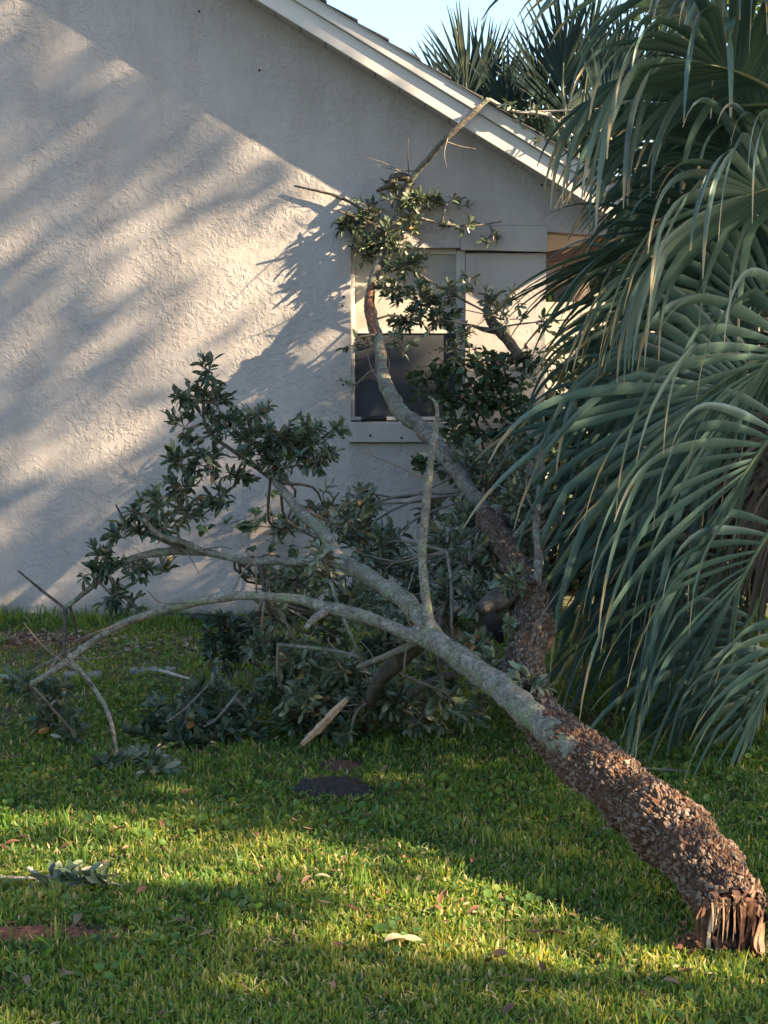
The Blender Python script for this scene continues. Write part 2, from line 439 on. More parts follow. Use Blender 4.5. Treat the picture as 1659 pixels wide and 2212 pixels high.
# shutter anchors round the window
disc = None
for (ax, ay) in [(743, 641), (741, 831), (740, 660), (867, 945), (800, 940), (1000, 500), (868, 500), (1052, 526), (1170, 400), (560, 152), (430, 25), (742, 946)]:
    p = P(ax, ay, WY)
    if disc is None:
        th = np.linspace(0, 2 * math.pi, 9)[:-1]
        V = np.vstack([np.stack([.008 * np.cos(th), 0 * th, .008 * np.sin(th)], -1), np.stack([.005 * np.cos(th), 0 * th - .006, .005 * np.sin(th)], -1), [[0, -.008, 0]]])
        q = [(i, (i + 1) % 8, 8 + (i + 1) % 8, 8 + i) for i in range(8)]; tr = [(8 + i, 8 + (i + 1) % 8, 16) for i in range(8)]
        disc = mesh('shutter_anchor', V, [np.array(q), np.array(tr)], M['dark'])
    o = link('shutter_anchor', disc); off = -.008 if (ax > 994 and ay < 530 and ay > 487) else (.042 if ax > 1000 and ay > 510 and ay < 600 else (-.047 if 910 < ay < 956 and ax > 758 else -.002))
    o.matrix_world = Matrix.Translation((p[0], WY + off, p[2])); adopt(o, house)
# rake trim: two stepped boards, soffit panels, shingle courses
def along(x0, x1, ya, yb, za, zb, m=None):
    """beam following the rake from x0 to x1, za/zb vertical offsets from the rake line"""
    m = m or MB()
    V = [(x0, ya, rake(x0) + za), (x1, ya, rake(x1) + za), (x1, yb, rake(x1) + za), (x0, yb, rake(x0) + za),
         (x0, ya, rake(x0) + zb), (x1, ya, rake(x1) + zb), (x1, yb, rake(x1) + zb), (x0, yb, rake(x0) + zb)]
    return m.put(V, f4=[(0,3,2,1),(4,5,6,7),(0,1,5,4),(1,2,6,5),(2,3,7,6),(3,0,4,7)])
bevel(along(RX, EX, FY, FY + .022, 0, .128).build('rake_board', M['trim'], house), .004)
bevel(along(RX, EX + .01, FY - .024, FY + .02, .130, .208).build('rake_moulding', M['trim'], house), .005)
along(RX, EX + .01, FY - .030, FY + .3, .2085, .216).build('drip_edge', M['trim'], house)
along(RX, EX - .02, FY + .024, WY - .004, .040, .050).build('soffit_gap', M['dark'], house)
step = .150
x = RX + .2; k = 0; panme = None
while x < EX - .1:
    if x > -1.6:
        o = along(x, x + step * .955, FY + .023, WY - .012, .008, .020).build('soffit_panel', M['soffit'], house)
    x += step
x = RX; 
while x < EX + .02:
    c0, c1 = x, min(x + .19, EX + .04)
    y0 = FY - .045 + .006 * math.sin(x * 37)
    V = []
    for yy in (y0, HY2 + .3):
        V += [(c0, yy, rake(c0) + .217), (c1, yy, rake(c1) + .224), (c1, yy, rake(c1) + .238), (c0, yy, rake(c0) + .219)]
    m_ = MB(); m_.put(V, f4=[(0, 1, 2, 3), (7, 6, 5, 4), (0, 4, 5, 1), (1, 5, 6, 2), (2, 6, 7, 3), (3, 7, 4, 0)])
    m_.build('shingle', M['shingle'], house)
    x += .185
m_ = MB(); V = []
for yy in (FY, HY2 + .3): V += [(RX, yy, rake(RX) + .2), (RX - 6, yy, rake(RX) + .2 - 3.6), (RX - 6, yy, rake(RX) + .24 - 3.6), (RX, yy, rake(RX) + .24)]
m_.put(V, f4=[(0, 3, 2, 1), (4, 5, 6, 7), (0, 1, 5, 4), (1, 2, 6, 5), (2, 3, 7, 6), (3, 0, 4, 7)]); m_.build('roof_slope', M['shingle'], house)
along(x_p, EX, WY + T + .01, HY2, .03, .2).build('porch_ceiling', M['soffit'], house)
# brown porch beam under the gable end
a, b = P(1160, 558, 10.24), P(1335, 528, 10.24)
m_ = MB(); h = .046
m_.put([(a[0], 10.20, a[2] - h), (b[0], 10.20, b[2] - h), (b[0], 10.30, b[2] - h), (a[0], 10.30, a[2] - h), (a[0], 10.20, a[2] + h - .02), (b[0], 10.20, b[2] + h), (b[0], 10.30, b[2] + h), (a[0], 10.30, a[2] + h - .02)],
       f4=[(0,3,2,1),(4,5,6,7),(0,1,5,4),(1,2,6,5),(2,3,7,6),(3,0,4,7)])
bevel(m_.build('porch_beam', M['beam'], house), .006)
m_ = MB(); m_.box((EX - .10, WY + T + .1, 2.25), (EX - .02, HY2, 2.42)); m_.build('eave_board', M['beam'], house)
# black tube left lying on the sill
s0, s1 = P(780, 907, WY + .0), P(834, 909, WY + .0)
zs = wz(912) + .002
tb = thing('black_tube', 'short black tube lying on the window sill', 'tube', ((s0[0] + s1[0]) / 2, WY, zs))
Lx = s1[0] - s0[0]
C = np.array([[s0[0] + Lx * u, WY - .022 + .012 * u, zs + .021] for u in (0, .1, .16, .2, .9, 1)])
V, f3, f4 = tube(C, [.019, .020, .020, .015, .019, .018], 14)
MB().put(V, f3, f4).build('barrel', M['black'], tb, True)
V, f3, f4 = tube(np.array([[s0[0] + Lx * .05, WY, zs + .03], [s0[0] + Lx * .02, WY - .005, zs + .047]]), [.007, .006], 8)
MB().put(V, f3, f4).build('nozzle', M['black'], tb, True)

# ------------------------------------------------------------------ leaves
def leaf_shape(L=1.0, wd=.36, fold=.12, curl=.10, kind_='oak'):
    """leaf along +X, up +Z, fold along the midrib: 15 verts"""
    ts = np.array([0, .12, .32, .55, .78, .93, 1.0])
    wv = {'oak': [.05, .45, .85, 1.0, .85, .42, 0], 'heart': [.35, .95, 1.0, .82, .5, .2, 0], 'blade': [.3, .6, .85, 1, .85, .4, 0]}[kind_]
    V = []
    for t, ww in zip(ts, wv):
        z = -curl * t * t * L
        hw = ww * wd * L * .5
        V += [(t * L, -hw, z + fold * hw * 2), (t * L, 0, z), (t * L, hw, z + fold * hw * 2)]
    V = np.array(V); q = []
    for i in range(len(ts) - 1):
        a = i * 3
        q += [(a, a + 3, a + 4, a + 1), (a + 1, a + 4, a + 5, a + 2)]
    return V, np.array(q)
OAK = [leaf_shape(1, w_, f_, c_) for w_, f_, c_ in ((.34, .15, .12), (.40, .25, .22), (.30, .08, .05), (.44, .18, -.08), (.36, .3, .35))]
HEART = [leaf_shape(1, w_, f_, c_, 'heart') for w_, f_, c_ in ((.8, .10, .2), (.7, .2, .3), (.9, .05, .1))]

class Foliage:
    def __init__(s): s.items = []          # (position, x dir, up, length, tint, variant)
        
    def leaf(s, p, d, up, L, tint, var): s.items.append((np.array(p), norm(d), np.array(up, float), L, tint, var))
    def mats(s):
        p = np.array([i[0] for i in s.items]); d = np.array([i[1] for i in s.items]); up = np.array([i[2] for i in s.items])
        L = np.array([i[3] for i in s.items]); 
        y = norm(np.cross(up, d)); z = np.cross(d, y)
        return p, d, y, z, L, np.array([i[4] for i in s.items]), np.array([i[5] for i in s.items])
    def build(s, root, shapes, mat, cap=300, name='leaf'):
        p, d, y, z, L, tint, var = s.mats()
        c = p + d * L[:, None] * .5
        vx, vy, dep = view(c)
        e = view(p + d * L[:, None]); px = np.hypot(e[0] - view(p)[0], e[1] - view(p)[1]) 
        px = np.where((vx < 0) | (vx > 1659) | (vy < 0) | (vy > 2212), 0, px) - c[:, 1] * 2
        big = np.argsort(-px)[:cap]
        sel = np.zeros(len(p), bool); sel[big] = True
        protos = {}
        for i in big:
            tq = round(min(tint[i], 1) * 9) / 9
            key = (int(var[i]), tq)
            if key not in protos:
                V, q = shapes[key[0]]; protos[key] = mesh(name, V, [q], mat, {'tint': np.full(len(V), tq), 'along': V[:, 0]}, True)
            o = link(name, protos[key])
            Mx = Matrix([[d[i][r] * L[i], y[i][r] * L[i], z[i][r] * L[i], p[i][r]] for r in range(3)] + [[0, 0, 0, 1]])
            o.matrix_basis = Mx; adopt(o, root)
        rest = np.where(~sel)[0]
        mb = MB()
        for v in range(len(shapes)):
            k = rest[var[rest] == v]
            if not len(k): continue
            V, q = shapes[v]
            W = p[k][:, None] + L[k][:, None, None] * (V[None, :, 0:1] * d[k][:, None] + V[None, :, 1:2] * y[k][:, None] + V[None, :, 2:3] * z[k][:, None])
            nq = (q[None] + (np.arange(len(k)) * len(V))[:, None, None]).reshape(-1, 4)
            mb.put(W.reshape(-1, 3), f4=nq, tint=np.repeat(tint[k], len(V)), along=np.tile(V[:, 0], len(k)))
        if mb.n: kind(mb.build('foliage', mat, root, True), 'stuff')

def rv(s=1.0):
    v = NR.normal(size=3); return s * v / np.linalg.norm(v)
def cluster(fol, tw, center, rad, n, anchors, leafL, tint=(.1, .75), per=9, stem_r=.005, nsh=5, bias=(0, 0, .25), ground=None):
    """a spray: stem from the nearest limb point to the centre, twigs out of it, leaves along the twigs"""
    center = np.array(center, float); rad = np.array(rad, float)
    if anchors is not None and len(anchors):
        dd = np.linalg.norm(anchors - center, axis=1); a = anchors[np.argmin(dd)]
        mid = (a + center) / 2 + rv(.15 * dd.min() + .002)
        C = spline([a, mid, center], 7); tw.append((C, np.linspace(stem_r * 1.5, stem_r, 7)))
        start_dir = norm(center - a)
    else: start_dir = np.array([0, 0, 1.0])
    for k in range(max(1, int(n / per))):
        o = rv(); tgt = center + o * rad * (NR.random() ** .35)
        src = center + (tgt - center) * NR.uniform(0, .35) + rv(.2) * rad * .6
        mid = (src + tgt) / 2 + rv(.18) * rad
        C = spline([src, mid, tgt], 9)
        if ground is not None: C[:, 2] = np.maximum(C[:, 2], ground + .01)
        tw.append((C, np.linspace(stem_r * .7, stem_r * .25, 9)))
        T = norm(np.gradient(C, axis=0)); ph = NR.random() * 6.28
        m = max(3, int(per * NR.uniform(.8, 1.25)))
        for i in range(m):
            u = .25 + .75 * (i + .5) / m; j = min(8, int(u * 8.99))
            t = T[j]; s1 = norm(np.cross(t, [.13, .2, 1.0])); s2 = np.cross(t, s1)
            ph += 2.4
            side = s1 * math.cos(ph) + s2 * math.sin(ph)
            ang = NR.uniform(.5, 1.15) if i < m - 1 else .15
            d = norm(t * math.cos(ang) + side * math.sin(ang) + np.array(bias) * .5 + rv(.4))
            up = norm(np.array([0, 0, 1.0]) + rv(.95))
            tn = NR.uniform(*tint) * NR.uniform(.75, 1.1) if NR.random() > .07 else NR.uniform(.82, 1.0)
            q = C[j]
            if ground is not None and q[2] + d[2] * leafL < ground: d[2] = abs(d[2]); 
            fol.leaf(q, d, up, leafL * NR.uniform(.65, 1.2), tn, int(NR.integers(nsh)))
def build_twigs(tw, root, mat, name='twigs', seg=5):
    mb = MB()
    for C, r in tw:
        V, f3, f4 = tube(C, r, seg); mb.put(V, f3, f4)
    return kind(mb.build(name, mat, root, True), 'stuff')

# ------------------------------------------------------------------ the fallen tree
tree = thing('fallen_oak', 'snapped leaning oak with a red-brown rough trunk, its top resting on the roof', 'tree', P(1575, 1990, 4.42) * [1, 1, 0])
def yfix(Y, y=0):
    if not 8.6 < Y < 9.66: return Y
    if y > 400: return min(8.6 + (Y - 8.6) * 1.72, 9.90)
    return min(8.8 + (Y - 8.8) * 1.45, 9.68)
LIMB = []                      # sampled points for anchoring sprays
def path(rows, n):
    """rows of (x, y, width px, distance)"""
    r = spline([(a, b, c_, yfix(d, b)) for a, b, c_, d in rows], n)
    C = np.array([P(a, b, d) for a, b, _, d in r]); rad = np.maximum(r[:, 2], 2) * .5 * r[:, 3] / F
    return C, rad
def limb(name, rows, mat, n=None, seg=14, rough=.22, scale=24, parent=None, wobble=.25):
    n = n or max(8, int(sum(math.hypot(b[0] - a[0], b[1] - a[1]) for a, b in zip(rows, rows[1:])) / 9))
    C, rad = path(rows, n)
    if mat in (M['pale_bark'], M['grey_bark']) and rows[0][2] > 12: rad = rad * .84
    wv = np.stack([vnoise(C * 7 + 3.1 * k + len(LIMB), 5) - .5 for k in range(3)], -1)
    C = C + wv * (rad * wobble * 2)[:, None]
    rad = rad * (1 + .25 * (vnoise(C * 11, 9) - .5))
    V, f3, f4 = tube(C, rad, seg, rough, scale, len(LIMB))
    LIMB.append(C)
    return MB().put(V, f3, f4).build(name, mat, parent or tree, True)

def plated(name, rows, mat, ns, seg, cell, depth, seed, bulge=.16, fade=None):
    """limb whose bark stands up in separate plates (real relief)"""
    C, rad = path(rows, ns)
    T, U, W = frames(C)
    rg = np.random.default_rng(seed)
    th = np.linspace(0, 2 * math.pi, seg, endpoint=False)
    s = np.concatenate([[0], np.cumsum(np.linalg.norm(np.diff(C, axis=0), axis=1))])
    Lr = s[-1]; rm = rad.mean(); circ = 2 * math.pi * rm
    npts = int(Lr * circ / (cell * cell * 1.25)) 
    pts = np.stack([rg.uniform(-cell, Lr + cell, npts), rg.uniform(0, circ, npts)], -1)
    ph = rg.random(npts); tn = rg.random(npts)
    tilt_ = rg.normal(0, .5, (npts, 2))
    pts = np.vstack([pts, pts + [0, circ], pts - [0, circ]]); ph = np.tile(ph, 3); tn = np.tile(tn, 3); tilt_ = np.tile(tilt_, (3, 1))
    keep = (pts[:, 1] > -4 * cell) & (pts[:, 1] < circ + 4 * cell); pts, ph, tn, tilt_ = pts[keep], ph[keep], tn[keep], tilt_[keep]
    S = np.repeat(s[:, None], seg, 1); A = np.repeat((th * rm)[None], ns, 0)
    q = np.stack([S, A], -1).reshape(-1, 2)
    q = q + cell * .55 * np.stack([vnoise(np.c_[q / cell * 1.3, q[:, :1] * 0 + seed], 3) - .5, vnoise(np.c_[q / cell * 1.3, q[:, :1] * 0 + seed], 4) - .5], -1)
    met = np.array([.48, 1.3])
    f1 = np.full(len(q), 9.0); f2 = np.full(len(q), 9.0); idx = np.zeros(len(q), int)
    order = np.argsort(pts[:, 0]); pts, ph, tn, tilt_ = pts[order], ph[order], tn[order], tilt_[order]; wt_ = cell * 1.1 * tn ** 2
    for i in range(ns):
        sl = slice(i * seg, (i + 1) * seg)
        lo, hi = np.searchsorted(pts[:, 0], [s[i] - 4 * cell, s[i] + 4 * cell])
        d = np.linalg.norm((q[sl][:, None] - pts[None, lo:hi]) * met, axis=2) + wt_[None, lo:hi]
        part = np.argsort(d, axis=1)[:, :2]
        f1[sl] = np.take_along_axis(d, part[:, :1], 1)[:, 0]; f2[sl] = np.take_along_axis(d, part[:, 1:2], 1)[:, 0]; idx[sl] = part[:, 0] + lo
    edge = sstep(.0, .45, (f2 - f1) / cell)
    dv = (q - pts[idx]) / cell
    hgt = edge * (.15 + .85 * ph[idx]) + edge * ((dv * tilt_[idx]).sum(1) * .5 - dv[:, 0] * .25)
    ring = (U[:, None] * np.cos(th)[None, :, None] + W[:, None] * np.sin(th)[None, :, None]).reshape(-1, 3)
    base = np.repeat(C, seg, 0); rr = np.repeat(rad, seg)
    p0 = base + ring * rr[:, None]
    lump = (vnoise(p0 * 9, seed) - .5) * 1.3 + (vnoise(p0 * 22, seed + 2) - .5) * .7
    fine = (vnoise(p0 * 160, seed + 3) - .5)
    dep = depth * (np.repeat(np.interp(np.linspace(0, 1, ns), fade[0], fade[1]), seg) if fade else 1)
    V = base + ring * (rr * (1 + bulge * lump) + dep * (hgt - .45 + .5 * fine) + 1.9 * dep * (vnoise(p0 * 55, seed + 6) - .5) + 1.5 * dep * (vnoise(p0 * 120, seed + 7) - .5))[:, None]
    i = np.arange(ns - 1)[:, None] * seg; j = np.arange(seg)[None]; j2 = (j + 1) % seg
    f4 = np.stack([i + j, i + j2, i + seg + j2, i + seg + j], -1).reshape(-1, 4)
    LIMB.append(C)
    o = add(name, V, [f4], mat, tree, {'plate': np.clip(hgt * .8 + .1, 0, 1), 'tint': tn[idx]}, False)
    return o, C, rad

TR = [(1590, 1980, 140, 4.24), (1575, 1946, 148, 4.31), (1530, 1888, 142, 4.44), (1486, 1830, 152, 4.57), (1440, 1784, 164, 4.69), (1388, 1748, 136, 4.83), (1342, 1708, 120, 4.94), (1290, 1660, 128, 5.06), (1222, 1612, 112, 5.24), (1168, 1560, 88, 5.44)]
o, TC, TRr = plated('trunk', TR, M['rough_bark'], 460, 300, .0105, .0075, 3, .26)
plated('trunk_collar', [(1345, 1712, 112, 4.95), (1290, 1662, 104, 5.05), (1240, 1622, 82, 5.12), (1200, 1588, 66, 5.20), (1150, 1545, 50, 5.34)], M['rough_bark'], 200, 160, .0105, .009, 21, .38)
GN = [(1235, 1622, 80, 5.22), (1178, 1560, 92, 5.42), (1135, 1490, 88, 5.70), (1132, 1420, 76, 6.0), (1150, 1350, 86, 6.3), (1140, 1285, 74, 6.55), (1112, 1210, 54, 6.85), (1080, 1160, 50, 7.1), (1050, 1120, 48, 7.35)]
plated('gnarled_limb', GN, M['gnarl_bark'], 280, 160, .012, .008, 8, .32, ((0, .6, 1), (1, .8, .35)))
limb('limb', [(1240, 1632, 62, 5.06), (1200, 1590, 74, 5.2), (1130, 1520, 72, 5.4), (1060, 1472, 66, 5.58), (990, 1422, 60, 5.76), (930, 1380, 60, 5.9), (905, 1365, 45, 5.98)], M['pale_bark'], 110, 32, .2, 26)
limb('limb', [(950, 1392, 46, 5.88), (890, 1377, 40, 5.95), (820, 1345, 36, 6.0), (750, 1325, 37, 6.08), (690, 1312, 32, 6.14), (640, 1296, 26, 6.2), (560, 1286, 25, 6.25), (480, 1292, 24, 6.3), (400, 1305, 23, 6.35), (330, 1325, 22, 6.4), (270, 1346, 22, 6.42), (200, 1386, 20, 6.45), (130, 1440, 19, 6.45), (66, 1478, 13, 6.45)], M['pale_bark'], 130, 18, .16)
limb('stub', [(705, 1322, 20, 6.1), (680, 1335, 18, 6.06), (660, 1356, 12, 6.02)], M['pale_bark'], 12, 10)
limb('limb', [(150, 1412, 15, 6.45), (160, 1432, 14, 6.42), (200, 1482, 13, 6.36), (234, 1540, 12, 6.3), (250, 1610, 9, 6.24), (257, 1678, 7, 6.2)], M['pale_bark'], 40, 9)
limb('limb', [(945, 1395, 56, 5.9), (900, 1330, 50, 6.05), (850, 1280, 48, 6.2), (790, 1238, 45, 6.4), (738, 1214, 42, 6.55), (716, 1178, 35, 6.65), (692, 1142, 36, 6.75), (652, 1110, 29, 6.85), (620, 1070, 24, 6.92), (595, 1040, 20, 6.98), (566, 1000, 12, 7.0)], M['pale_bark'], 110, 20, .18)
limb('limb', [(745, 1216, 28, 6.6), (690, 1214, 22, 6.68), (600, 1213, 22, 6.78), (545, 1213, 23, 6.84), (480, 1200, 20, 6.9), (430, 1192, 21, 6.95), (350, 1192, 20, 7.0), (280, 1210, 19, 7.04), (230, 1240, 17, 7.08), (190, 1276, 15, 7.1), (140, 1313, 14, 7.12)], M['grey_bark'], 90, 12, .2)
limb('limb', [(140, 1313, 8, 7.12), (90, 1275, 6, 7.1), (38, 1232, 4, 7.05)], M['dark_bark'], 20, 7)
limb('limb', [(140, 1310, 11, 7.12), (141, 1350, 9, 7.1), (139, 1405, 7, 7.05)], M['dark_bark'], 16, 7)
limb('limb', [(150, 1312, 8, 7.12), (160, 1345, 6, 7.15), (168, 1395, 4, 7.2)], M['dark_bark'], 14, 7)
limb('limb', [(450, 1195, 12, 6.93), (400, 1172, 14, 6.9), (345, 1155, 12, 6.86), (310, 1120, 7, 6.84)], M['grey_bark'], 26, 8)
limb('limb', [(400, 1188, 14, 6.96), (355, 1168, 10, 7.0), (300, 1148, 7, 7.02)], M['dark_bark'], 20, 8)
limb('stub', [(560, 1218, 16, 6.82), (568, 1250, 10, 6.8), (572, 1290, 6, 6.8)], M['dark_bark'], 14, 8)
limb('limb', [(590, 1035, 14, 6.98), (520, 985, 10, 7.02), (450, 930, 8, 7.05), (440, 860, 6, 7.05), (455, 790, 3, 7.05)], M['dark_bark'], 40, 7)
limb('limb', [(585, 1020, 12, 7.0), (620, 980, 9, 7.0), (690, 950, 6, 7.02), (745, 905, 3, 7.05)], M['dark_bark'], 26, 7)
limb('limb', [(300, 1150, 8, 7.0), (270, 1125, 6, 7.0), (250, 1090, 3, 7.0)], M['dark_bark'], 14, 6)
limb('limb', [(930, 1372, 30, 5.92), (920, 1300, 25, 5.98), (911, 1200, 24, 6.05), (919, 1100, 23, 6.1), (929, 1000, 19, 6.14), (940, 940, 16, 6.18), (945, 890, 11, 6.2), (939, 868, 9, 6.2), (926, 857, 6, 6.2)], M['pale_bark'], 90, 14, .18)
limb('limb', [(905, 1388, 26, 5.96), (845, 1412, 18, 6.1), (775, 1442, 14, 6.25)], M['grey_bark'], 24, 10)
limb('limb', [(915, 1385, 44, 6.0), (862, 1425, 40, 6.2), (815, 1480, 32, 6.45), (798, 1540, 26, 6.65), (795, 1602, 22, 6.78)], M['dark_bark'], 40, 14)
limb('limb', [(712, 1250, 9, 6.5), (735, 1320, 9, 6.4), (770, 1400, 7, 6.35), (800, 1480, 5, 6.4)], M['grey_bark'], 30, 7)
limb('limb', [(600, 1392, 7, 6.5), (690, 1402, 8, 6.45), (765, 1415, 8, 6.4), (790, 1440, 6, 6.4)], M['pale_bark'], 24, 7)
limb('limb', [(1062, 1140, 52, 7.3), (1036, 1090, 46, 7.55), (1010, 1055, 42, 7.75), (965, 985, 42, 8.1), (915, 930, 42, 8.4), (872, 895, 40, 8.6), (838, 845, 36, 8.85), (826, 790, 32, 9.0), (818, 735, 30, 9.12), (803, 690, 30, 9.2), (798, 650, 28, 9.26), (812, 590, 26, 9.3), (832, 530, 24, 9.34), (852, 480, 22, 9.38), (868, 430, 20, 9.4), (888, 385, 18, 9.88)], M['grey_bark'], 160, 18, .2)
limb('broken_tip', [(884, 392, 16, 9.88), (925, 342, 15, 9.80), (965, 297, 15, 9.69), (1020, 245, 16, 9.67), (1055, 214, 12, 9.665)], M['grey_bark'], 40, 10, .3, 40)
limb('stub', [(1135, 1262, 56, 6.55), (1095, 1285, 50, 6.42), (1060, 1300, 44, 6.32), (1042, 1312, 34, 6.28)], M['dark_bark'], 20, 14, .3)
limb('stub_shade_wedge', [(1052, 1318, 26, 6.30), (1066, 1345, 42, 6.30), (1084, 1388, 12, 6.30)], M['hollow_shade'], 16, 7, .3)  # solid black wedge painting the shade between stub and trunk
limb('limb', [(1155, 1290, 30, 6.5), (1164, 1210, 25, 6.6), (1158, 1130, 20, 6.7), (1165, 1050, 12, 6.8)], M['grey_bark'], 30, 10)
limb('limb', [(1095, 1180, 24, 7.0), (1140, 1130, 18, 6.95), (1190, 1090, 12, 6.9)], M['grey_bark'], 20, 9)
limb('limb', [(1068, 1158, 24, 7.2), (1020, 1205, 18, 7.0), (985, 1240, 16, 6.9), (950, 1330, 12, 6.8)], M['grey_bark'], 26, 9)
limb('limb', [(965, 1190, 7, 6.9), (975, 1260, 8, 6.8), (976, 1350, 8, 6.7)], M['pale_bark'], 20, 7)
limb('limb', [(950, 965, 14, 8.1), (1010, 1020, 10, 7.9), (1080, 1070, 8, 7.8), (1150, 1092, 4, 7.7)], M['grey_bark'], 26, 7)
limb('limb', [(1125, 775, 24, 9.2), (1092, 730, 24, 9.25), (1060, 690, 20, 9.3), (1047, 665, 12, 9.3)], M['dark_bark'], 20, 10)
limb('limb', [(1075, 715, 14, 9.28), (1045, 712, 10, 9.25), (1018, 703, 6, 9.2)], M['dark_bark'], 12, 8)
limb('limb', [(800, 470, 8, 9.90), (770, 445, 7, 9.94), (715, 420, 6, 9.955), (635, 401, 4, 9.965)], M['dark_bark'], 24, 7)
limb('limb', [(838, 505, 8, 9.36), (800, 480, 6, 9.36), (730, 455, 4, 9.3)], M['dark_bark'], 16, 7)
limb('stub', [(884, 385, 18, 9.87), (855, 380, 20, 9.86), (845, 398, 15, 9.85), (815, 412, 8, 9.36)], M['dark_bark'], 16, 9, .35)
limb('limb', [(860, 450, 9, 9.4), (930, 478, 6, 9.45), (1010, 488, 5, 9.5), (1085, 478, 3, 9.5)], M['twig'], 24, 6)
limb('limb', [(825, 560, 9, 9.32), (900, 590, 6, 9.3), (985, 640, 6, 9.3), (1080, 690, 4, 9.2)], M['twig'], 24, 6)
limb('limb', [(1055, 214, 8, 9.62), (1110, 240, 7, 9.55), (1190, 252, 6, 9.5), (1247, 304, 5, 9.45)], M['pale_twig'], 24, 6)
limb('limb', [(1110, 242, 5, 9.55), (1190, 240, 4, 9.4), (1300, 235, 3, 9.3)], M['pale_twig'], 18, 6)
limb('limb', [(1045, 716, 5, 9.2), (1120, 700, 4, 9.1), (1230, 690, 3, 9.0)], M['twig'], 18, 6)
# torn bark wound half way up the thin trunk
limb('bark_wound', [(806, 612, 10, 9.25), (797, 650, 17, 9.21), (799, 690, 18, 9.16), (812, 722, 8, 9.11)], M['red_wood'], 18, 9, .4, 60)

# torn, hollow lower end: splinters of red wood hanging from the bark ring
end = TC[0]; T0 = norm(TC[0] - TC[8]); r0 = TRr[0]
_, UU, WW = frames(TC[:12]); U0, W0 = UU[0], WW[0]
def splinter(a, b, w0, w1, th, tint, mat='red_wood', nm='splinter', bend=.01):
    a, b = np.array(a), np.array(b); t = norm(b - a)
    sd = norm(np.cross(t, [0, 1.0, .1])); nn = np.cross(sd, t)
    C = spline([a, (a + b) / 2 + rv(bend), b], 9); V = []
    for i, c in enumerate(C):
        u = i / 8; wv = (w0 + (w1 - w0) * u) * (1 + .35 * (R.random() - .5)); tt = th * (1 - .6 * u) * (1 + .4 * (R.random() - .5))
        V += [c - sd * wv - nn * tt * .4, c - sd * wv * .4 + nn * tt, c + sd * wv * .5 + nn * tt * .8, c + sd * wv - nn * tt * .3]
    f4 = [(i * 4 + j, i * 4 + (j + 1) % 4, i * 4 + 4 + (j + 1) % 4, i * 4 + 4 + j) for i in range(8) for j in range(4)]
    f4 += [(3, 2, 1, 0), (32, 33, 34, 35)]
    return MB().put(V, f4=f4, tint=tint).build(nm, M[mat], tree)
nth = 120; Vt = []
for i in range(7):
    for j in range(nth):
        th = j / nth * 6.2832; u = i / 6
        gk = int((j + 2 * hash3(np.array(j // 5), np.array(8), np.array(8))) // 4)
        ln = .015 + .135 * hash3(np.array(gk), np.array(11), np.array(2)) ** 1.7 + .05 * vnoise(np.array([[math.cos(th) * 1.6, math.sin(th) * 1.6, 3.3]]), 41)[0] + .025 * hash3(np.array(j), np.array(5), np.array(1)) - .012 * (j % 4 == 0)
        sx_ = float(np.dot(U0 * math.cos(th) + W0 * math.sin(th), norm([-.1, -.2, .97]))); ln *= .16 + .80 * (1 - sstep(-.35, .45, sx_)) ; ln *= .25 + .80 * abs(float((U0 * math.cos(th) + W0 * math.sin(th))[0])) ** 1.3
        rr = r0 * (1.0 - .16 * u - .30 * u * hash3(np.array(gk), np.array(1), np.array(9))) * (.90 + .18 * hash3(np.array(j // 2), np.array(i // 2), np.array(4)))
        dr = norm(T0 * (.5 + .5 * hash3(np.array(gk), np.array(6), np.array(6))) + np.array([-.08, 0, -.8]))
        p = end - T0 * .03 * (1 - u) + (U0 * math.cos(th) + W0 * math.sin(th)) * rr + dr * ln * u
        p[2] = max(p[2], .004); Vt.append(p)
qt = [(i * nth + j, i * nth + (j + 1) % nth, i * nth + nth + (j + 1) % nth, i * nth + nth + j) for i in range(6) for j in range(nth)]
add('torn_end', Vt, [np.array(qt)], M['red_wood'], tree, {'tint': np.tile([hash3(np.array(j // 2), np.array(3), np.array(3)) for j in range(nth)], 7)})
def E(x, y, dY=0): return P(x, y, 4.24 + dY)
# hollow inside the torn end, its shade painted near-black
th_ = np.linspace(0, 6.2832, 40, endpoint=False); Vh = []
for u, sc_ in ((0, .97), (.3, .78), (.65, .5), (1, .12)):
    for t_ in th_: Vh.append(end - T0 * (.20 * u) + (U0 * math.cos(t_) + W0 * math.sin(t_)) * r0 * sc_ * (.85 + .3 * hash3(np.array(int(t_ * 9)), np.array(int(u * 10)), np.array(3))))
add('hollow', Vh, [np.array([(i * 40 + j, i * 40 + (j + 1) % 40, i * 40 + 40 + (j + 1) % 40, i * 40 + 40 + j) for i in range(3) for j in range(40)])], M['hollow_shade'], tree)
splinter(E(1528, 1955), E(1514, 2062, -.02), .012, .010, .012, .15, bend=.012)
splinter(E(1542, 1965), E(1530, 2052, -.02), .005, .006, .008, .95, 'raw_wood')
for i in range(5):
    x = 1606 + i * 7 + R.uniform(-3, 3); splinter(E(x, 1945 + R.uniform(-12, 12), .012 * (i % 4) - .07), E(x - 8 + R.uniform(-9, 5), R.choice([2046, 2040, 2020, 2000, 2052]) + R.uniform(-10, 6), .014 * (i % 3) - .04), R.uniform(.004, .012), R.uniform(.001, .005), R.uniform(.006, .016), R.choice([.0, .0, .1, .2, .5]), bend=.010)
for i in range(7):
    x = 1516 + i * 4; splinter(E(x, 1950 + R.uniform(-10, 8)), E(x - 10 + R.uniform(-6, 6), R.choice([2052, 2030, 2010, 2056]) + R.uniform(-8, 6), -.01), R.uniform(.003, .008), R.uniform(.001, .004), R.uniform(.006, .012), R.choice([0, .0, .1]), bend=.010)
